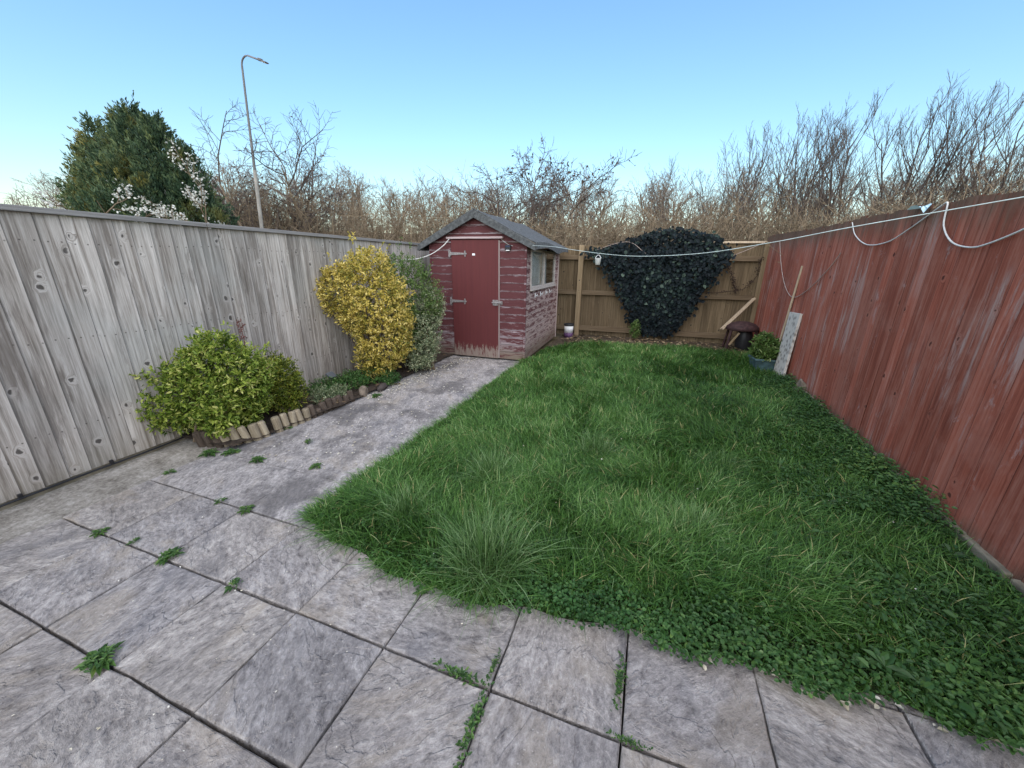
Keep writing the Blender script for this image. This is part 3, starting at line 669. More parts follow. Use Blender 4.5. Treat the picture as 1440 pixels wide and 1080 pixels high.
# ------------------------------------------------------------------ shed
SW, SD, SE, SA = 1.535, 2.2, 1.745, 2.125
sh = thing('garden_shed', 'small burgundy painted wooden shed with peeling paint and felt roof', 'shed', (-3.045, 5.53, 0), R(-1.2))
def clad(mb, axis, L, z0, z1, flip, holes=(), slopef=None):
    P_ = .1155; k = 0; z = z0
    while z < z1 - .01:
        zt = min(z + P_ - .002, z1)
        segs = [(0., L)]
        for (h0, h1, hz0, hz1) in holes:
            if zt > hz0 and z < hz1:
                new = []
                for a_, b_ in segs:
                    if h0 > a_: new.append((a_, min(b_, h0)))
                    if h1 < b_: new.append((max(a_, h1), b_))
                segs = new
        for a_, b_ in segs:
            if slopef:
                (a0, b0), (a1, b1) = slopef(z), slopef(zt)
            else: a0 = a1 = a_; b0 = b1 = b_
            zm = zt - .012
            if slopef:
                am, bm = slopef(zm)
            else: am, bm = a_, b_
            if b1 - a1 < .02: continue
            pr = [(z, .0), (z, -.015), (zm, -.0125), (zt, -.0055), (zt, .0)]
            ab = {z: (a0, b0), zm: (am, bm), zt: (a1, b1)}
            V = []
            for s_ in (0, 1):
                for zz, d in pr:
                    u = ab[zz][s_]
                    V.append((u, d, zz) if axis == 0 else (-d, u, zz))
            F = [[q, q + 1, 5 + q + 1, 5 + q] for q in range(4)]
            mb.add(V, [np.array(F), np.array([[0, 1, 2, 3, 4]]), np.array([[9, 8, 7, 6, 5]])], rng.random())
        z += P_; k += 1
    return mb
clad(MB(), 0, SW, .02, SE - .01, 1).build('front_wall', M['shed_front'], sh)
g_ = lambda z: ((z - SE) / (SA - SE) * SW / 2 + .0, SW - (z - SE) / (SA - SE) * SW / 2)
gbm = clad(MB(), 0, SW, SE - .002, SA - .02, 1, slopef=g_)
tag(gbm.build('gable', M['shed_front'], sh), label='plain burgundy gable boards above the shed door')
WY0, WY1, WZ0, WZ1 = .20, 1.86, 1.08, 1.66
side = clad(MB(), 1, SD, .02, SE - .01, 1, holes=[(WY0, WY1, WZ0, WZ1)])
so_ = side.build('side_wall', M['shed_side'], sh); so_.location = (SW, 0, 0); tag(so_, label='worn pinkish side wall with bare timber showing')
bk = MB(); bk.box((SW / 2, SD - .012, SE / 2), (SW, .02, SE - .04)); bk.box((.012, SD / 2, SE / 2), (.02, SD - .05, SE - .04)); bk.box((SW / 2, SD / 2, .03), (SW - .06, SD - .06, .03)); bk.build('back_wall', M['shed_side'], sh)
fr = MB(); fr.box((SW / 2, .012, SE / 2 + .02), (SW - .01, .018, SE - .05)); fr.build('lining', M['dark_inside'], sh)
MB().box((SW + .004, -.012, SE / 2 + .005), (.030, .030, SE - .02), None, .5).build('corner_trim', M['shed_front'], sh, bevel=.003)
MB().box((-.004, -.012, SE / 2 + .005), (.024, .030, SE - .02), None, .3).build('corner_trim', M['shed_front'], sh, bevel=.003)
MB().box((SW + .012, SD - .01, SE / 2), (.03, .03, SE - .02), None, .9).build('corner_trim', M['pale_trim'], sh, bevel=.003)
# door
DX0, DX1, DZ = .365, 1.125, 1.775
dr = MB().box(((DX0 + DX1) / 2, -.028, .012 + DZ / 2), (DX1 - DX0, .022, DZ - .02), None, .4).build('door', M['door'], sh, bevel=.003)
for z, ln in ((1.585, .26), (.885, .24)):
    h = MB(); h.box((DX0 - .03, -.0425, z), (.03, .006, .105)); h.prism([(DX0 - .01, z - .022), (DX0 + ln, z - .010), (DX0 + ln, z + .010), (DX0 - .01, z + .022)], -.047, -.041, axes=(0, 2, 1))
    h.box((DX0 - .008, -.045, z), (.014, .014, .06)); h.box((DX0 + ln - .03, -.0445, z), (.022, .005, .085))
    h.build('hinge', M['galv'], dr, bevel=.002)
h = MB(); h.box((DX1 - .045, -.043, .885), (.085, .008, .085)); h.box((DX1 + .03, -.03, .885), (.07, .01, .05)); h.tube([(DX1 - .10, -.052, .885), (DX1 + .05, -.052, .885)], .009); h.box((DX1 - .03, -.058, .868), (.022, .016, .05))
h.build('latch', M['galv'], dr, bevel=.002)
MB().box((.735, -.0405, 1.575), (.045, .003, .03)).build('plate', M['white_plastic'], dr)
MB().box((DX1 + .009, -.022, .9), (.015, .022, 1.74)).build('door_trim', M['pale_trim'], sh)
MB().box((.745, -.034, 1.807), (.90, .05, .030), None, .8).build('lintel', M['lintel'], sh, bevel=.004)
# window
wn = MB()
for (y0, y1, z0, z1) in ((WY0, WY1, WZ1 - .035, WZ1), (WY0, WY1, WZ0, WZ0 + .04), (WY0, WY0 + .04, WZ0 + .04, WZ1 - .035), (WY1 - .04, WY1, WZ0 + .04, WZ1 - .035), (1.0, 1.06, WZ0 + .04, WZ1 - .035)):
    wn.box((SW + .010, (y0 + y1) / 2, (z0 + z1) / 2), (.036, y1 - y0, z1 - z0))
wf = wn.build('window', M['frame_paint'], sh, bevel=.003)
for y0, y1 in ((WY0 + .04, 1.0), (1.06, WY1 - .04)):
    MB().box((SW + .006, (y0 + y1) / 2, (WZ0 + WZ1) / 2), (.004, y1 - y0, WZ1 - WZ0 - .075)).build('pane', M['glass'], wf)
cm = MB(); ys = np.linspace(WY0 + .03, 1.44, 60); xx = SW - .05 + .014 * np.sin(ys * 60)
V = np.concatenate([np.stack([xx, ys, np.full(60, WZ0 - .1)], 1), np.stack([xx, ys, np.full(60, WZ1 + .02)], 1)]); cm.add(V, [[q, q + 1, 61 + q, 60 + q] for q in range(59)])
cm.build('curtain', M['curtain'], wf)
MB().box((SW + .025, (WY0 + WY1) / 2, WZ0 - .012), (.06, WY1 - WY0 + .04, .02)).build('sill', M['frame_paint'], wf, bevel=.003)
for y in (.5, .84, 1.22, 1.5):
    h = MB(); h.box((SW + .016, y, .975), (.008, .035, .07)); h.tube([(SW + .02, y, .985), (SW + .05, y, .965), (SW + .055, y, .995)], .006, 6); h.tube([(SW + .02, y - .03, .975), (SW + .03, y, .955), (SW + .02, y + .03, .975)], .005, 6)
    h.build('hook', M['white_plastic'], sh)
# roof
ov, of, ob = .16, .09, .12
sl_ = (SA - SE) / (SW / 2); zr = SA + .045
rm = MB(); K = 26
ys = np.linspace(-of, SD + ob, K)
prof = [(-ov - .012, -.075), (-ov, 0)] + [(SW / 2 * t_ - ov * (1 - t_), 0) for t_ in (.33, .66)] + [(SW / 2, 0)] + [(SW / 2 + (SW / 2 + ov) * t_, 0) for t_ in (.33, .66)] + [(SW + ov, 0), (SW + ov + .015, -.075)]
V = []
for yi, y in enumerate(ys):
    for x, dz in prof:
        z = zr - abs(x - SW / 2) * sl_ + dz
        wv = .008 * math.sin(y * 5 + x * 3) + rng.normal(0, .002)
        xx = x
        if x > SW + ov - .01: wv += .022 * math.sin(y * 3.1 + .5) * (1 if dz < 0 else .6) + .02; xx += .02 * math.sin(y * 2.3)
        V.append((xx, y, z + wv))
m_ = len(prof); F = [[i_ * m_ + j_, (i_ + 1) * m_ + j_, (i_ + 1) * m_ + j_ + 1, i_ * m_ + j_ + 1] for i_ in range(K - 1) for j_ in range(m_ - 1)]
ro = rm.add(V, F).build('roof', M['felt'], sh, smooth=False)
sm = ro.modifiers.new('Solidify', 'SOLIDIFY'); sm.thickness = .018; sm.offset = -1
fm = MB()
for sgn in (-1, 1):
    xo = SW / 2 + sgn * (SW / 2 + ov + .005); zo = zr - (SW / 2 + ov + .005) * sl_
    poly = [(SW / 2, zr - .10), (SW / 2, zr + .004), (xo, zo + .004), (xo, zo - .085)]
    fm.prism(poly, -of - .014, -of + .002, axes=(0, 2, 1))
fm.build('fascia', M['felt'], sh, bevel=.004)

# solar light on the shed
t = thing('wall_light', 'small black solar light with white front fixed to the shed front', 'light', (-1.775, 5.50, 1.675), R(-1.2))
MB().box((0, -.02, 0), (.085, .05, .07)).build('housing', M['black_plastic'], t, bevel=.008)
MB().lathe([(0, 0), (.028, 0), (.03, -.012), (.0, -.014)], 16, (0, -.03, -.036)).build('lens', M['white_plastic'], t)
MB().box((0, -.047, .012), (.06, .003, .02)).build('sensor', M['solar_glass'], t)

# ------------------------------------------------------------------ lines and things hung up
def line(name, label, pts, r, mat, cat='washing line', group=None, sm=10):
    P = np.array(pts, float); n = len(P); out = []
    for k in range(n - 1):
        p0, p1, p2, p3 = P[max(k - 1, 0)], P[k], P[k + 1], P[min(k + 2, n - 1)]
        for t_ in np.linspace(0, 1, sm, endpoint=False):
            out.append(.5 * ((2 * p1) + (-p0 + p2) * t_ + (2 * p0 - 5 * p1 + 4 * p2 - p3) * t_ ** 2 + (-p0 + 3 * p1 - 3 * p2 + p3) * t_ ** 3))
    out.append(P[-1])
    return tag(MB().tube(out, r, 6).build(name, mat, smooth=True), label, cat, group)
line('washing_line', 'pale green washing line stretched from shed to red fence across the lawn', [(-1.9, 5.49, 1.80), (-1.74, 5.485, 1.70), (-1.50, 5.49, 1.70), (-1.053, 5.028, 1.668), (-.696, 4.659, 1.615), (-.323, 4.274, 1.565), (.031, 3.908, 1.538), (.478, 3.445, 1.554), (.846, 3.065, 1.615), (1.146, 2.755, 1.682), (1.548, 2.34, 1.76), (1.815, 2.06, 1.815)], .0025, M['green_line'])
line('rope', 'white rope sagging between shed door lintel and grey fence', [(-2.70, 5.47, 1.79), (-2.80, 5.45, 1.69), (-3.0, 5.43, 1.57), (-3.25, 5.41, 1.50), (-3.5, 5.40, 1.49)], .0065, M['rope'], 'rope')
rx = lambda y: 2.205 - (8.2 - y) * (.705 / 11.2) - .022
line('rope', 'thick white rope loop hung on the red fence, complete loop with two ends', [(rx(4.77), 4.77, 1.875), (rx(4.6), 4.62, 1.75), (rx(4.3), 4.33, 1.655), (rx(4.0), 4.0, 1.66), (rx(3.75), 3.75, 1.735), (rx(3.5), 3.5, 1.835), (rx(3.43), 3.43, 1.86)], .0045, M['rope'], 'rope')
line('rope', 'thick white rope loop on the red fence cut by the photo edge', [(rx(3.42), 3.42, 1.865), (rx(3.385), 3.385, 1.86), (rx(3.34), 3.35, 1.73), (rx(3.2), 3.22, 1.625), (rx(3.05), 3.05, 1.585), (rx(2.9), 2.9, 1.60), (rx(2.65), 2.65, 1.68), (rx(2.45), 2.45, 1.80)], .005, M['rope'], 'rope')
line('cord', 'thin brown cord drooping on the red fence near the far corner', [(rx(7.3), 7.3, 1.84), (rx(6.95), 6.95, 1.5), (rx(6.5), 6.5, 1.2), (rx(6.05), 6.05, 1.07), (rx(5.6), 5.6, 1.17), (rx(5.1), 5.1, 1.42), (rx(4.85), 4.85, 1.6)], .0045, M['cord'], 'cord')
line('cord', 'slack thin cord in front of the ivy and far fence', [(-.9, 7.86, 1.66), (-.2, 7.8, 1.86), (.25, 7.78, 1.62), (.85, 7.8, 1.66), (1.15, 7.85, 1.5), (1.6, 7.9, 1.62), (2.1, 7.95, 1.85)], .004, M['cord'], 'cord')
t = thing('hanging_cup', 'white plastic cup hanging on the washing line beside ivy', 'cup', (-.392, 4.345, 1.49))
MB().lathe([(0, -.035), (.024, -.035), (.033, .032), (.035, .034), (.031, .034), (.022, -.03), (0, -.03)], 20).build('cup_body', M['white_plastic'], t, smooth=True)
MB().tube([(-.03, .0, .032), (-.01, 0, .062), (.012, 0, .066), (.03, 0, .034)], .003, 5).build('cup_handle', M['white_plastic'], t)
bb = MB().leaves([(rx(3.62), 3.63, 1.88), (rx(3.66), 3.66, 1.87), (rx(3.58), 3.58, 1.875)], np.array([[-.3, -1, -.1], [-.5, .8, .15], [-.6, -.6, -.4]]), np.array([[0, 0, 1.], [.1, 0, 1], [0, .2, 1]]), .085, .6, .5, .5, .2)
tag(bb.build('plastic_scrap', M['blue_rag']), 'pale blue plastic scrap caught on top of the red fence', 'scrap')

# ------------------------------------------------------------------ bushes
def bush(name, label, cat, blobs, shoots, k, ls, mat, asp=.45, up=.35, stems=14, base=None, sl=.07, fill=.35, aoff=0., avar=.22):
    base = np.array(base if base is not None else (blobs[0][0][0], blobs[0][0][1], 0.))
    t = thing(name, label, cat, tuple(base))
    C = np.array([b[0] for b in blobs]) - base; Rd = np.array([b[1] for b in blobs]); wt = np.array([b[1][0] * b[1][2] for b in blobs]); wt = wt / wt.sum()
    pts = []; nrm = []
    while len(pts) < shoots:
        i_ = rng.choice(len(blobs), p=wt); d = unit(rng.normal(0, 1, 3)); p = d * Rd[i_]
        rf_ = 1.0 + .22 * (fbm(np.array([d[0] * 3 + 7 * i_ + 20]), np.array([d[2] * 3 + d[1] * 2 + 30]), 71)[0] - .5) * 2 + rng.normal(0, .03)
        if rng.random() < fill: rf_ *= rng.uniform(.55, .95)
        q = C[i_] + p * rf_
        if q[2] < .03: continue
        ins = np.sum(((q - C) / Rd) ** 2, 1); ins[i_] = 9
        if ins.min() < .7: continue
        pts.append(q); nrm.append(unit(p / Rd[i_] ** 2))
    P = np.array(pts) * (1 + .10 * (rng.random((len(pts), 1)) < .06)); Nm = unit(np.array(nrm) + np.array([0, 0, up]))
    N = len(P); mb = MB()
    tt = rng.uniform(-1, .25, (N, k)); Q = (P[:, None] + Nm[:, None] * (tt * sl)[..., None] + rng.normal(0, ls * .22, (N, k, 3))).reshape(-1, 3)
    D = unit(np.repeat(Nm, k, 0) * .75 + unit(rng.normal(0, 1, (N * k, 3))) * .9)
    Nn = unit(np.repeat(Nm, k, 0) + rng.normal(0, .35, (N * k, 3)))
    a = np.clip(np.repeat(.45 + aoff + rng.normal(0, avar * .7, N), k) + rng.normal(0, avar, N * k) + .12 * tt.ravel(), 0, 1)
    mb.leaves(Q, D, Nn, ls * rng.uniform(.6, 1.3, N * k), asp, .3, a, .1)
    mb.build('foliage', mat, t)
    sm_ = MB(); idx = rng.choice(N, stems); E = P[idx] * .92
    s0 = np.stack([rng.normal(0, .05, stems), rng.normal(0, .05, stems), np.zeros(stems)], 1)
    m1 = s0 * .6 + E * .4 + np.stack([np.zeros(stems), np.zeros(stems), E[:, 2] * .12], 1)
    sm_.tubes(np.stack([s0, m1, E], 1), np.array([.011, .007, .003]), 5, rng.random(stems)); sm_.build('stem', M['bark_brown'], t)
    return t
bush('leafy_bush', 'large bright green bush spreading over the pale log edging', 'bush', [((-3.33, 2.10, .44), (.20, .25, .36)), ((-3.52, 1.93, .38), (.19, .20, .27)), ((-3.20, 2.15, .66), (.18, .22, .24)), ((-3.22, 2.28, .36), (.24, .22, .30)), ((-3.14, 2.03, .28), (.15, .14, .22)), ((-3.06, 2.25, .52), (.17, .2, .24))], 1400, 13, .036, M['bright_green'], .42, .45, base=(-3.36, 2.1, 0.02))
bush('leafy_bush', 'smaller olive green bush tucked right of the large bright one', 'bush', [((-3.20, 2.66, .32), (.19, .20, .28)), ((-3.14, 2.70, .26), (.15, .13, .20)), ((-3.14, 2.52, .36), (.15, .15, .21))], 750, 12, .026, M['lime'], .45, .4, base=(-3.2, 2.68, .02))
bush('golden_bush', 'tall golden yellow variegated bush against the grey fence', 'bush', [((-3.05, 3.95, 1.0), (.42, .36, .45)), ((-3.36, 3.85, 1.1), (.24, .28, .30)), ((-2.92, 4.0, .62), (.33, .33, .45)), ((-3.02, 3.92, 1.32), (.30, .28, .26)), ((-2.99, 3.90, .36), (.23, .24, .30)), ((-2.78, 3.95, .9), (.26, .28, .34))], 2100, 12, .032, M['gold'], .5, .4, base=(-3.1, 4.0, 0.02), aoff=.06)
bush('leafy_bush', 'upright dull green shrub rising behind the golden bush', 'bush', [((-2.93, 4.55, 1.22), (.30, .28, .36)), ((-2.72, 4.6, 1.0), (.26, .28, .36)), ((-2.9, 4.5, .7), (.26, .28, .5))], 900, 11, .032, M['mid_green'], .42, .6, base=(-2.9, 4.55, 0.02))
bush('leafy_bush', 'silver grey variegated bush between golden bush and shed', 'bush', [((-2.72, 4.58, .55), (.25, .26, .38)), ((-2.70, 4.45, .28), (.20, .2, .26)), ((-2.66, 4.72, .86), (.18, .22, .27))], 1200, 11, .026, M['silver'], .42, .4, base=(-2.63, 4.6, 0.02))
bush('spreading_plant', 'low grey green plant in the bed beside dark logs', 'plant', [((-3.02, 3.02, .10), (.14, .13, .10)), ((-2.97, 3.18, .09), (.1, .1, .08))], 220, 9, .024, M['silver'], .4, .6, 5, aoff=-.2)
bush('spreading_plant', 'fresh green ground plant round the solar stake light', 'plant', [((-3.12, 3.55, .10), (.22, .28, .10)), ((-2.98, 3.85, .11), (.16, .28, .10)), ((-3.25, 3.3, .09), (.18, .2, .09))], 620, 9, .022, M['clover'], .5, .6, 5, aoff=.15)
bush('spreading_plant', 'small green plant at the bed edge below the golden bush', 'plant', [((-2.76, 3.82, .07), (.09, .15, .08))], 160, 8, .02, M['clover'], .5, .6, 4)
# thin dry twig by the fence
tw = MB(); tw.tube([(-3.50, 2.62, .55), (-3.49, 2.63, .75), (-3.50, 2.62, .93)], [.005, .004, .002], 5)
Pq = np.array([(-3.49, 2.62 + rng.normal(0, .02), .72 + .2 * rng.random()) for _ in range(40)]); tw.leaves(Pq, rng.normal(0, 1, (40, 3)), unit(rng.normal(0, 1, (40, 3))), .025, .5, .3, .5)
tag(tw.build('dry_twig', plain('red_brown_twig', (.16, .06, .05), .8)), 'thin reddish twig standing against the grey fence between bushes', 'twig')

# log edging
ord_ = ['first', 'second', 'third', 'fourth', 'fifth', 'sixth', 'seventh', 'eighth', 'ninth', 'tenth', 'eleventh', 'twelfth', 'thirteenth', 'fourteenth', 'fifteenth', 'sixteenth', 'seventeenth', 'eighteenth', 'nineteenth', 'twentieth', 'twenty-first', 'twenty-second']
ep = np.array([(-3.30, 1.93), (-3.05, 2.01), (-2.955, 2.13), (-2.90, 2.40), (-2.865, 2.68), (-2.86, 2.95), (-2.82, 3.20)])
sg = np.concatenate([[0], np.cumsum(np.linalg.norm(np.diff(ep, axis=0), axis=1))]); s_ = .02; li = 0
while s_ < sg[-1]:
    x = np.interp(s_, sg, ep[:, 0]); y = np.interp(s_, sg, ep[:, 1])
    darkish = s_ > .98 or s_ < .17; r_ = .033 + rng.normal(0, .002); hh = (.135 if not darkish else .105) + rng.normal(0, .012)
    t = MB().lathe([(0, -.03), (r_, -.03), (r_ * 1.01, .03), (r_, hh - .012), (r_ * .8, hh), (0, hh + .001)], 12, a=rng.random()).build('edging_log', M['dark_log' if darkish else 'log'])
    t.location = (x, y, .0); t.rotation_euler = (R(rng.normal(0, 3)), R(-12 + rng.normal(0, 4)), rng.random() * .4)
    tag(t, f"{ord_[li]} log from the near end of the bed edging, {'dark and damp' if darkish else 'pale and round topped'}", 'log', 'upright logs edging the flower bed')
    li += 1; s_ += .071 if not (.50 < s_ < .58) else .115
def stone(name, label, loc, size, mat, seed, cat='stone'):
    import bmesh
    bm = bmesh.new(); bmesh.ops.create_icosphere(bm, subdivisions=3, radius=1)
    q = np.random.default_rng(seed); d0 = q.normal(0, 1, (7, 3)); d0 /= np.linalg.norm(d0, axis=1, keepdims=True)
    for v_ in bm.verts:
        n_ = np.array(v_.co); m_ = min(1., *(1 / max(.3, (n_ @ d) * 1.25 + .12) if n_ @ d > .55 else 1. for d in d0)); k_ = m_ * (1 + .05 * math.sin(n_[0] * 7 + seed) * math.cos(n_[1] * 6))
        v_.co = Vector((n_[0] * size[0] * k_, n_[1] * size[1] * k_, n_[2] * size[2] * k_))
    me = bpy.data.meshes.new(name); bm.to_mesh(me); bm.free(); o = link_mesh(name, me, mat); o.location = loc; return tag(o, label, cat)
stone('edging_stone', 'grey green stone at the end of the log edging', (-2.80, 3.36, .05), (.05, .06, .075), M['stone'], 3)
stone('edging_stone', 'dark flat stone edging the bed beyond the grey stone', (-2.74, 3.62, .03), (.05, .11, .05), plain('dark_stone', (.06, .05, .045), .9), 5)
stone('rubble_stone', 'brown stone lump standing against the foot of the red fence', (1.96, 4.95, .10), (.06, .10, .16), M['stone'], 8)
stone('rubble_stone', 'small pale stone beside the brown lump at red fence', (1.95, 5.16, .05), (.06, .09, .07), plain('pale_stone', (.27, .25, .22), .9), 9)
# solar stake light in the bed
t = thing('stake_light', 'small dark square solar light on a stake in the bed', 'garden light', (-3.28, 3.42, .03))
MB().tube([(0, 0, 0), (0, 0, .13)], .006, 6).build('stake', M['black_plastic'], t)
rt = np.array(Matrix.Rotation(R(-50), 3, 'X').to_3x3())
hd = MB().box((0, 0, .155), (.085, .10, .025), np.array(Matrix.Rotation(R(35), 3, 'Y'))).build('head', plain('grey_lamp_case', (.10, .11, .12), .4), t, bevel=.004)

# ------------------------------------------------------------------ far right corner things
t = thing('planter_trough', 'blue green plastic planter trough in the grass by the red fence', 'planter', (1.93, 5.98, 0), R(4))
def trough(w0, w1, d0, d1, h, th=.012):
    mb = MB(); o_ = [(w0, d0, .0), (w1, d1, h), (w1 + .025, d1 + .025, h), (w1 + .025, d1 + .025, h + .03), (w1 - th, d1 - th, h + .03), (w1 - th * 2, d1 - th * 2, h - .05)]
    V = [(sx * w / 2, sy * d / 2, z) for w, d, z in o_ for sx, sy in ((-1, -1), (1, -1), (1, 1), (-1, 1))]
    F = [[k * 4 + i_, k * 4 + (i_ + 1) % 4, (k + 1) * 4 + (i_ + 1) % 4, (k + 1) * 4 + i_] for k in range(len(o_) - 1) for i_ in range(4)]
    return mb.add(V, [np.array(F), np.array([[3, 2, 1, 0]])])
trough(.36, .44, .20, .26, .21).build('tub', M['trough'], t, bevel=.008)
MB().box((0, 0, .17), (.40, .21, .02)).build('soil', M['soil'], t)
bush('potted_plant', 'leafy green plant growing in the blue green trough', 'plant', [((1.93, 5.98, .30), (.22, .14, .14)), ((1.83, 5.98, .40), (.12, .11, .16)), ((2.02, 5.98, .33), (.16, .12, .12))], 260, 9, .062, M['mid_green'], .42, .6, 10, base=(1.93, 5.98, .18), aoff=-.08)
t = thing('leaning_board', 'grey mottled offcut board leaning on red fence beside planter', 'board', (0, 0, 0))
MB().bar((1.965, 5.66, .02), (2.01, 5.70, .90), .03, .34, up=(0, 1, 0)).build('panel', M['marbled'], t, bevel=.003)
t.name = 'leaning_board'
st_ = MB(); st_.tube([(1.98, 6.02, .0), (2.02, 6.0, .7), (2.055, 5.98, 1.47)], .014, 10, .5)
tag(st_.build('wooden_pole', M['pale_wood'], smooth=True), 'thin pale wooden pole leaning upright on the red fence', 'pole')
st_ = MB(); st_.bar((2.02, 6.65, .0), (2.07, 6.68, .40), .09, .05, up=(0, 1, 0), a=.4)
tag(st_.build('timber_offcut', M['tan_post'], bevel=.004), 'short brown timber offcut standing behind the planter plant', 'timber')
st_ = MB(); st_.bar((1.60, 7.62, .36), (2.10, 7.92, .90), .035, .085, up=(0, 1, 0), a=.8)
tag(st_.build('timber_plank', M['pale_wood'], bevel=.003), 'pale timber plank leaning diagonally into the far corner', 'plank')
t = thing('garden_stool', 'dark maroon domed stool on dark legs in the far corner', 'stool', (1.90, 7.50, 0))
MB().lathe([(0, .535), (.10, .53), (.19, .50), (.25, .445), (.265, .40), (.25, .385), (.2, .38), (0, .38)], 28, sy=.8).build('seat', M['rust'], t, smooth=True)
MB().lathe([(.10, .385), (.13, .30), (.13, .10), (.10, .02)], 16, (.06, .02, 0)).build('body', M['black_plastic'], t, smooth=True)
for (x0, y0, x1, y1) in ((-.19, -.12, -.24, -.17), (.19, -.12, .22, -.16), (-.18, .13, -.22, .17), (.18, .13, .22, .17)):
    MB().bar((x0, y0, .39), (x1, y1, .0), .035, .03, a=.5).build('leg', M['rust'], t, bevel=.004)
MB().bar((-.08, -.19, .36), (-.20, -.17, .14), .03, .03, a=.7).build('brace', M['tan_post'], t)
t = thing('paint_tub', 'white plastic tub with purple base standing behind the shed', 'tub', (-1.17, 7.66, .02))
MB().lathe([(.0, .0), (.085, .0), (.095, .10), (.0, .10)], 20).build('base', M['purple_plastic'], t, smooth=True)
MB().lathe([(.0, .1005), (.088, .1005), (.094, .25), (.0, .25)], 20).build('tub_body', M['white_plastic'], t, smooth=True)
MB().lathe([(.098, .24), (.101, .275), (.095, .28), (.085, .262), (0, .262)], 20).build('lid', M['black_plastic'], t, smooth=True)

# ------------------------------------------------------------------ ivy on the far fence
iv = thing('ivy_plant', 'dark glossy ivy growing in a wedge down the far brown fence', 'ivy', (.45, 8.0, 0))
def ivy_in(x, z):
    l = np.interp(z, [.14, .45, .55, .9, 1.2, 1.5, 1.62, 1.72, 1.80, 2.08], [.30, -.03, .0, -.18, -.38, -.66, -.86, -.95, -.55, .35])
    r_ = np.interp(z, [.14, .45, .9, 1.2, 1.5, 1.7, 1.95, 2.08], [.72, .95, 1.12, 1.36, 1.52, 1.55, 1.36, .9])
    return (x > l + rng.normal(0, .07, len(x))) & (x < r_ + rng.normal(0, .07, len(x)))
n = 14000; x = rng.uniform(-1.1, 1.7, n); z = rng.uniform(.14, 2.1, n); k = ivy_in(x, z); x = x[k]; z = z[k]; N = len(x)
th = (.05 + .13 * np.clip((z - .2) / 1.3, 0, 1)) * (.5 + fbm(x * 3 + 5, z * 3 + 5, 81)); y = -.07 - th * rng.random(N) ** .5
y = np.where(z > 1.74, y + rng.uniform(0, .32, N), y)
D = unit(np.stack([rng.normal(0, .6, N), rng.normal(-.25, .25, N), rng.normal(-.6, .45, N)], 1)); Nn = unit(np.stack([rng.normal(0, .35, N), -np.ones(N), rng.normal(.35, .35, N)], 1))
a = np.clip(.2 + .55 * fbm(x * 2.5, z * 2.5, 83) + rng.normal(0, .2, N), 0, 1)
MB().leaves(np.stack([x - .45, y, z], 1), D, Nn, rng.uniform(.03, .09, N), .85, .2, a, .12).build('foliage', M['ivy'], iv)
for nm, pts in (('stem', [(-.95, -.08, 1.1), (-.75, -.08, .95), (-.55, -.08, .86), (-.2, -.09, .88)]), ('stem', [(.65, -.09, .98), (1.1, -.09, .99), (1.45, -.09, 1.05), (1.62, -.03, 1.25), (1.66, -.03, 1.6)]), ('stem', [(1.15, -.03, 1.45), (1.28, -.03, 1.2), (1.34, -.03, 1.02)])):
    P = np.array(pts); Q = np.array([np.interp(np.linspace(0, len(P) - 1, 24), np.arange(len(P)), P[:, c_]) for c_ in range(3)]).T + rng.normal(0, .008, (24, 3))
    mb = MB().tube(Q, .006, 5, .5); idx = rng.integers(0, 24, 90); mb.leaves(Q[idx] + rng.normal(0, .02, (90, 3)), rng.normal(0, 1, (90, 3)), np.tile([[0, -1., .3]], (90, 1)), .028, .8, .2, .3); mb.build(nm, M['ivy_stem'], iv)
bush('small_shrub', 'small yellow green shrub at the foot of the ivy', 'plant', [((.12, 7.78, .24), (.10, .09, .17))], 130, 8, .03, M['mid_green'], .5, .5, 5, base=(.12, 7.78, 0), aoff=-.1)

# ------------------------------------------------------------------ bare trees
def grow(rg, out, p, d, L, r, lev, spec):
    n = 6; pts = [p]; dd = d
    for _ in range(n - 1):
        dd = unit(dd + rg.normal(0, spec['wob'], 3) + np.array([0, 0, spec['up'][lev]])); p = p + dd * L / (n - 1); pts.append(p)
    pts = np.array(pts); last = lev == spec['lev']
    out[lev].append((pts, np.linspace(r, r * (.16 if lev == 0 else .35 if not last else .5), n)))
    if last: return
    for c_ in range(spec['n'][lev]):
        t_ = spec['t0'][lev] + (1 - spec['t0'][lev]) * (c_ + rg.random()) / spec['n'][lev]; f = t_ * (n - 1); k = min(int(f), n - 2); q = pts[k] + (pts[k + 1] - pts[k]) * (f - k)
        ax = unit(pts[k + 1] - pts[k]); ph = rg.uniform(0, 2 * np.pi); pr = unit(np.cross(ax, [.3, .5, .8])); pr2 = np.cross(ax, pr)
        an = R(rg.normal(spec['ang'][lev], 9)); nd = ax * math.cos(an) + (pr * math.cos(ph) + pr2 * math.sin(ph)) * math.sin(an)
        grow(rg, out, q, unit(nd), L * spec['ratio'][lev] * rg.uniform(.7, 1.15) * (1.1 - .45 * t_), max(spec['rmin'], r * (1 - .5 * t_) * spec['rr']), lev + 1, spec)
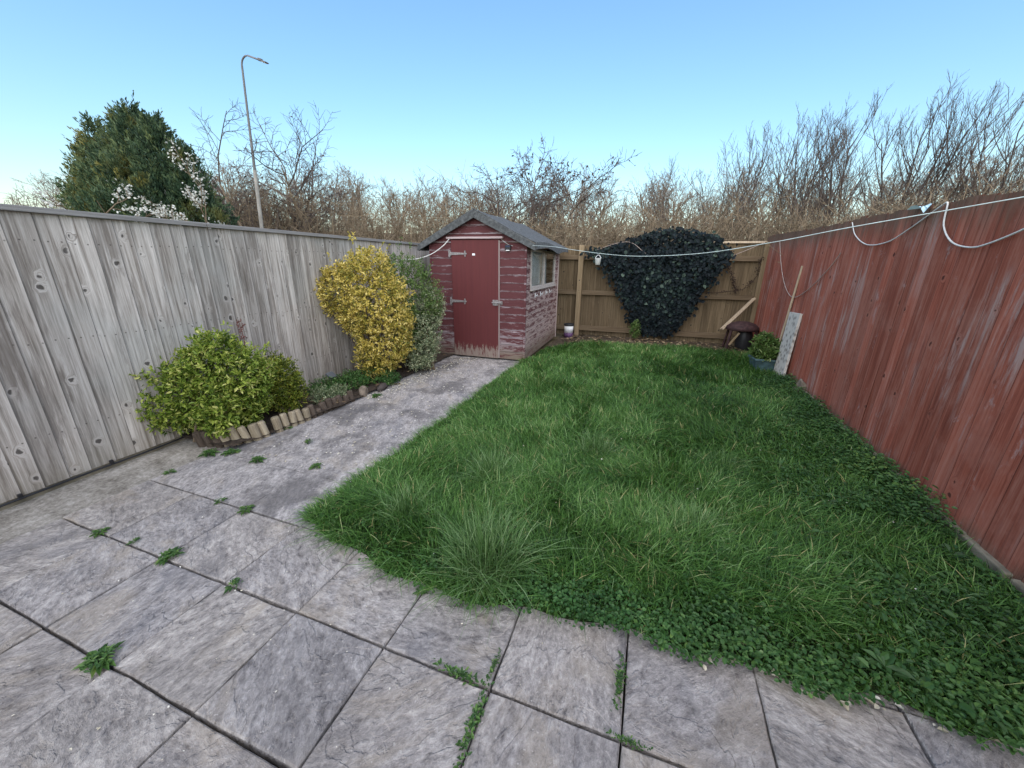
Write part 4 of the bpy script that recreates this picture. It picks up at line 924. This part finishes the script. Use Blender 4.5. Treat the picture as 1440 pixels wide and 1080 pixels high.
def bare_tree(name, label, cat, spec, H, r, seed, mats, loc=(0, 0, 0), group=None, trunks=((0, 0, 1),), leaves=0, leafmat='bark_dark', ls=.05, topleaf=False):
    rg = np.random.default_rng(seed); t = thing(name, label, cat, loc, 0, group); tr, cr = MB(), MB()
    out = [[] for _ in range(spec['lev'] + 1)]
    for d in trunks: grow(rg, out, np.array([rg.normal(0, .04 * len(trunks)), rg.normal(0, .04 * len(trunks)), 0]), unit(np.array(d, float)), H, r, 0, spec)
    for lv, lst in enumerate(out):
        if not lst: continue
        (tr if lv == 0 else cr).tubes(np.array([l[0] for l in lst]), np.array([l[1] for l in lst]), 6 if lv == 0 else 3, rg.random(len(lst)))
    tr.build('trunk', M[mats[0]], t)
    if leaves:
        E = np.concatenate([l[0][1:] for lst in out[-2:] for l in lst])
        if topleaf: E = E[E[:, 2] > np.quantile(E[:, 2], .72)]
        q = E[rg.integers(0, len(E), leaves)] + rg.normal(0, .02, (leaves, 3)); cr2 = MB().leaves(q, rg.normal(0, 1, (leaves, 3)), unit(rg.normal(0, 1, (leaves, 3))), ls * rg.uniform(.6, 1.3, leaves), .6, .3, rg.random(leaves)); 
        cr.build('crown', M[mats[1]], t); cr2.build('last_leaves', M[leafmat], t)['kind'] = 'stuff'
    else: cr.build('crown', M[mats[1]], t)
    return t
UP = dict(lev=3, wob=.08, up=[.05, .20, .14, .10], n=[14, 6, 4], t0=[.34, .3, .25], ang=[34, 28, 30], ratio=[.38, .5, .5], rr=.44, rmin=.0038)
SPREAD = dict(lev=3, wob=.16, up=[.02, .05, .03, .02], n=[11, 9, 7], t0=[.3, .25, .2], ang=[52, 46, 48], ratio=[.62, .52, .5], rr=.55, rmin=.0055)
WOODS = dict(lev=3, wob=.12, up=[.04, .10, .08, .06], n=[11, 5, 4], t0=[.15, .2, .2], ang=[46, 42, 40], ratio=[.5, .52, .5], rr=.55, rmin=.010)
# row of upright trees beyond the red fence: (x, y, height, seed, lean, rotation)
row = [(1.25, 13.2, 4.7, 1), (2.05, 12.6, 4.9, 2), (2.75, 12.8, 5.25, 3), (3.45, 12.3, 5.25, 1), (4.05, 12.6, 5.5, 2), (4.65, 11.8, 5.2, 3), (5.15, 12.3, 5.5, 1), (5.75, 12.0, 5.7, 2), (6.15, 12.3, 5.4, 3), (6.75, 11.9, 5.0, 1), (7.25, 11.6, 5.6, 2), (7.9, 11.6, 5.7, 3)]
ups = []
for k in range(3):
    ups.append(bare_tree('bare_tree', 'x', 'tree', UP, 4.6, .05, 100 + k, ('bark_dark', 'bark_dark'), (0, 0, 0), 'upright bare trees in a row over the red fence', trunks=((0, 0, 1), (.13, .1, 1), (-.14, -.05, 1))[: 2 + k % 2]))
used = set()
for k, (x, y, h, sd_) in enumerate(row):
    pr = ups[sd_ - 1]
    t = pr if sd_ not in used else copy_tree(pr)
    used.add(sd_); s_ = h / 5.0 * .84; t.location = (x, y, -.05); t.scale = (s_, s_, s_); t.rotation_euler = (R(rng.normal(0, 2)), R(4 + rng.normal(0, 2)), rng.uniform(0, 6.28))
    t['label'] = f"bare upright tree, {ord_[k]} from the left in the row over the red fence"
big = bare_tree('bare_tree', 'wide spreading bare tree with pale trunk behind the street lamp', 'tree', SPREAD, 3.9, .075, 211, ('bark_brown', 'bark_dark'), (-10.7, 10.6, 0), trunks=((-.75, 0, 1), (-.42, .1, 1), (-.15, .1, 1), (-1.05, 0, .9)), leaves=160, ls=.07)
big.scale = (1.15, 1.15, 1.14)
bare_tree('bare_tree', 'bare tree with open crown between conifer and street lamp', 'tree', SPREAD, 3.3, .06, 215, ('bark_brown', 'bark_brown'), (-12.6, 10.4, 0), trunks=((-.35, 0, 1), (.25, .1, 1)))
bare_tree('thorny_tree', 'tangled dark bare tree with leafy top just right of the shed ridge', 'tree', SPREAD, 2.9, .05, 223, ('bark_dark', 'bark_dark'), (-3.2, 11.6, 0), trunks=((.1, 0, 1), (-.2, 0, 1), (.35, 0, 1)), leaves=230, ls=.075, topleaf=True).scale = (1.2, 1.2, 1.33)
bare_tree('bare_tree', 'small forked bare tree leaning left above the shed roof', 'tree', SPREAD, 3.0, .055, 229, ('bark_dark', 'bark_dark'), (-3.9, 12.6, 0), trunks=((-.45, 0, 1),)).scale = (1.25,) * 3
# woodland on the embankment
wl = [bare_tree('woodland_tree', 'pale bare woodland tree on the bank beyond the gardens', 'tree', WOODS, 3.9, .07, 300 + k, ('bark_far', 'bark_far'), (0, 0, 0), 'bare woodland trees on the far bank', trunks=((0, 0, 1), (.2, .1, 1), (-.2, -.1, 1))) for k in range(3)]
cnt = 0
for k in range(54):
    az = R(-66 + 105 * (k + rng.random() * .9) / 54); d = rng.uniform(26, 36); x, y = d * math.sin(az), d * math.cos(az)
    t = wl[k % 3] if k < 3 else copy_tree(wl[k % 3]); s_ = rng.uniform(.62, .98) * (.62 if az < R(-52) else 1); t.location = (x, y, float(gz(np.array(x), np.array(y))) - .1); t.scale = (s_ * 1.3, s_ * 1.3, s_); t.rotation_euler = (0, 0, rng.uniform(0, 6.28))
# scrub masses
def scrub(name, label, n, xf, hf, mat, r0=.008, twigs=4, leaves=0, spread=.22, bend=.35):
    x, y = xf(n); N = len(x); h = hf(x, y) * rng.uniform(.55, 1.12, N); z0 = gz(x, y)
    az = rng.uniform(0, 6.28, N); ln = np.clip(rng.normal(0, spread, N), -.38, .38) * h
    P0 = np.stack([x, y, z0], 1); tip = P0 + np.stack([np.cos(az) * ln, np.sin(az) * ln, h], 1)
    mid = P0 * .45 + tip * .55 + rng.normal(0, .06, (N, 3)); q1 = P0 * .75 + tip * .25 + rng.normal(0, .04, (N, 3)); q3 = tip * .8 + mid * .2 + rng.normal(0, .06, (N, 3))
    mb = MB(); a = rng.random(N); pts = np.stack([P0, q1, mid, q3, tip], 1); mb.tubes(pts, np.linspace(1, .4, 5)[None] * r0 * rng.uniform(.6, 1.3, N)[:, None], 3, a)
    E = []
    for k in range(twigs):
        t_ = rng.uniform(.3, .98, N); i_ = np.minimum((t_ * 4).astype(int), 3); f = (t_ * 4 - i_)[:, None]; p = pts[np.arange(N), i_] * (1 - f) + pts[np.arange(N), i_ + 1] * f
        d = unit(np.stack([rng.normal(0, .8, N), rng.normal(0, .8, N), rng.uniform(-.3, 1.2, N)], 1)) * (h * rng.uniform(.12, .34, N))[:, None]
        m = p + d * .5 + rng.normal(0, bend * .12, (N, 3)); e = p + d + rng.normal(0, bend * .1, (N, 3)); mb.tubes(np.stack([p, m, e], 1), np.array([.6, .45, .3]) * r0, 3, np.clip(a + rng.normal(0, .2, N), 0, 1)); E += [m, e]
    o = mb.build(name, M[mat])
    if leaves:
        E = np.concatenate(E); q = E[rng.integers(0, len(E), leaves)] + rng.normal(0, .03, (leaves, 3))
        l = MB().leaves(q, rng.normal(0, 1, (leaves, 3)), unit(rng.normal(0, 1, (leaves, 3))), rng.uniform(.02, .045, leaves), .55, .3, rng.random(leaves)).build('dead_leaves', M['dead_leaf'], o)
    return tag(o, label, kind='stuff')
scrub('undergrowth', 'tan leafless scrub tangled behind the far brown fence', 1600, lambda n: (rng.uniform(-4., 3.2, n), rng.uniform(8.7, 12.2, n)), lambda x, y: 1.75 + .75 * fbm(x * 1.1 + 40, y * .6 + 40, 91) + .08 * (y - 8.7), 'bark_tan', .0115, 6, 2600)
scrub('undergrowth', 'dry brown hedge scrub showing above the red fence', 2400, lambda n: (rng.uniform(2.75, 7.5, n), rng.uniform(4.2, 12., n)), lambda x, y: (1.75 + .95 * fbm(x * 1.2 + 10, y * 1.2 + 20, 93)) * (1 + .035 * (x - 3)) * (.72 + .28 * np.clip((y - 4.2) / 4, 0, 1)), 'bark_tan', .0085, 6, 6000)
scrub('undergrowth', 'brown scrub thicket behind the grey fence left of the shed', 1900, lambda n: (rng.uniform(-18, -4, n), rng.uniform(9.9, 14, n)), lambda x, y: 2.0 + 1.35 * fbm(x * .7 + 10, y * .7 + 60, 95) + .03 * (-x), 'bark_tan', .012, 6, 3000)
def polar(n): az = R(-68) + R(112) * rng.random(n); d = rng.uniform(19, 33, n); return d * np.sin(az), d * np.cos(az)
scrub('undergrowth', 'pale brown brushwood covering the far bank', 3400, polar, lambda x, y: .7 + 1.0 * fbm(x * .4 + 90, y * .4 + 90, 97), 'bark_far', .016, 5, 0, .3)
# a few taller shrubs just beyond the far fence
SHR = dict(lev=2, wob=.14, up=[.06, .06, .05], n=[8, 5], t0=[.2, .2], ang=[40, 42], ratio=[.45, .5], rr=.6, rmin=.005)
sp_ = bare_tree('bare_shrub', 'multi stemmed tan shrub directly above the washing line cup', 'shrub', SHR, 2.5, .022, 401, ('bark_tan', 'bark_tan'), (-.95, 9.6, 0), 'bare shrubs rising behind the far fence', trunks=[(math.cos(q) * .28, math.sin(q) * .28, 1) for q in np.linspace(0, 6, 9)])
for (x, y, s_, lb) in ((-2.0, 10.2, .95, 'multi stemmed tan shrub just right of the shed roof eave'), (1.9, 10.1, 1.08, 'tall multi stemmed shrub behind the far corner of the fences'), (1.25, 9.8, .98, 'multi stemmed shrub right behind the top of the ivy'), (2.7, 9.5, 1.0, 'multi stemmed shrub just over the red fence at far corner'), (-.2, 10.6, 1.02, 'multi stemmed shrub left of the ivy top')):
    t = copy_tree(sp_); t.location = (x, y, 0); t.scale = (s_,) * 3; t.rotation_euler = (0, 0, rng.uniform(0, 6)); t['label'] = lb
# ------------------------------------------------------------------ conifer, blossom, lamp
t = thing('conifer_tree', 'dense dark green conifer with ragged top behind the grey fence', 'tree', (-9.75, 6.0, 0))
MB().tube([(0, 0, 0), (.05, 0, 1.6), (0, .05, 3.6)], [.14, .10, .03], 10, .3).build('trunk', M['bark_brown'], t)
sp = [(-1.9, .1, 3.05, .45), (-1.5, 0, 3.75, .42), (-1.0, -.1, 4.0, .40), (-.45, .1, 4.1, .40), (.0, 0, 4.2, .40), (.4, .1, 4.0, .40), (.75, -.1, 3.85, .42), (1.0, .1, 3.5, .42), (1.2, 0, 3.0, .40),
      (.15, -.2, 3.45, .75), (-.7, -.2, 3.4, .75), (.6, -.2, 3.05, .65), (-1.3, -.1, 3.0, .65), (-.3, -.1, 3.7, .6), (.8, .3, 3.0, .6)]
P = []; D = []
for (cx, cy, top, rad) in sp:
    n = 2700; h = top * (1 - rng.random(n) ** 1.3 * .75); fr_ = (top - h) / top; rr_ = rad * np.clip(fr_ * 3.2, .05, 1) ** .6 * (.7 + .45 * rng.random(n) ** .4); az = rng.uniform(0, 6.28, n); rr_ *= .8 + .4 * vn(az * 2 + cx * 5, h * 3, 99)
    P.append(np.stack([cx + rr_ * np.cos(az), cy + rr_ * np.sin(az), h], 1)); D.append(np.stack([np.cos(az) * .7, np.sin(az) * .7, .75 + rng.normal(0, .25, n)], 1))
P = np.concatenate(P); D = unit(np.concatenate(D) + rng.normal(0, .25, (len(P), 3))); n = len(P)
mb = MB()
pk = rng.choice(n, 5200, replace=False); A = P[pk]; AD = unit(D[pk] + np.array([0, 0, .55])); ln = rng.uniform(.14, .36, len(pk)) * (1 + .5 * (rng.random(len(pk)) < .15)); sh = rng.normal(0, .16, len(pk))
for k in range(26):
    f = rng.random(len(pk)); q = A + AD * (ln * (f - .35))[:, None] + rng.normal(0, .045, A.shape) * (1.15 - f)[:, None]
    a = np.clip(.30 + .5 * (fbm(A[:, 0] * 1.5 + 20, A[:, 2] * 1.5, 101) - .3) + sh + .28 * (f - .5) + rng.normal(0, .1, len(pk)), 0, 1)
    mb.leaves(q, unit(AD + rng.normal(0, .3, A.shape)), unit(rng.normal(0, 1, A.shape)), rng.uniform(.035, .085, len(pk)), .34, .2, a, .05)
mb.build('crown', M['conifer'], t)
bt = thing('blossom_tree', 'small tree with white blossom sprays in front of the conifer', 'tree', (-7.75, 5.3, 0))
rg = np.random.default_rng(55); out = [[] for _ in range(3)]
for d in ((-.55, 0, 1), (-.25, -.1, 1), (.2, 0, 1)): grow(rg, out, np.zeros(3), unit(np.array(d)), 2.7, .03, 0, dict(lev=2, wob=.15, up=[.05, .02, .02], n=[8, 5], t0=[.35, .2], ang=[50, 45], ratio=[.36, .5], rr=.6, rmin=.006))
MB().tubes(np.array([l[0] for l in out[0]]), np.array([l[1] for l in out[0]]), 6, .5).build('trunk', M['bark_brown'], bt)
MB().tubes(np.array([l[0] for q in out[1:] for l in q]), np.array([l[1] for q in out[1:] for l in q]), 4, .7).build('branches', M['bark_brown'], bt)
E = np.concatenate([l[0][2:] for l in out[2]]); E = E[E[:, 2] > 1.5]; n = 1900; q = E[rg.integers(0, len(E), n)] + rg.normal(0, .035, (n, 3))
MB().leaves(q, rg.normal(0, 1, (n, 3)), unit(rg.normal(0, 1, (n, 3))), rg.uniform(.025, .05, n), .8, .2, rg.random(n)).build('blossom', M['blossom'], bt)
lp = thing('street_lamp', 'tall slender street lamp with curved arm above the bare trees', 'street lamp', (-10.43, 9.0, 1.206))
lp.scale = (.5625,) * 3
MB().tube([(-.12, 0, -2.6), (0, 0, 0), (.1, 0, 1.6), (.33, 0, 4.6)], [.10, .10, .09, .08], 12).build('post', M['lamp_post_paint'], lp, smooth=True)
arm = [(.33, 0, 4.6), (.50, 0, 6.8), (.66, 0, 8.75)] + [(1.02 - .36 * math.cos(q), 0, 8.75 + .36 * math.sin(q)) for q in np.linspace(.2, 1.75, 8)] + [(1.75, 0, 8.86)]
MB().tube(arm, [.062, .05, .042] + [.036] * 9, 10).build('arm', M['lamp_paint'], lp, smooth=True)
hd = MB(); hd.bar((1.60, 0, 8.90), (2.12, 0, 8.72), .05, .2, up=(0, 1, 0)); hd.bar((1.68, 0, 8.925), (1.86, 0, 8.863), .05, .14, up=(0, 1, 0)); hd.build('lamp_head', M['lamp_paint'], lp, bevel=.02)
MB().bar((1.84, 0, 8.785), (2.08, 0, 8.702), .012, .15, up=(0, 1, 0)).build('lens', M['white_plastic'], lp)
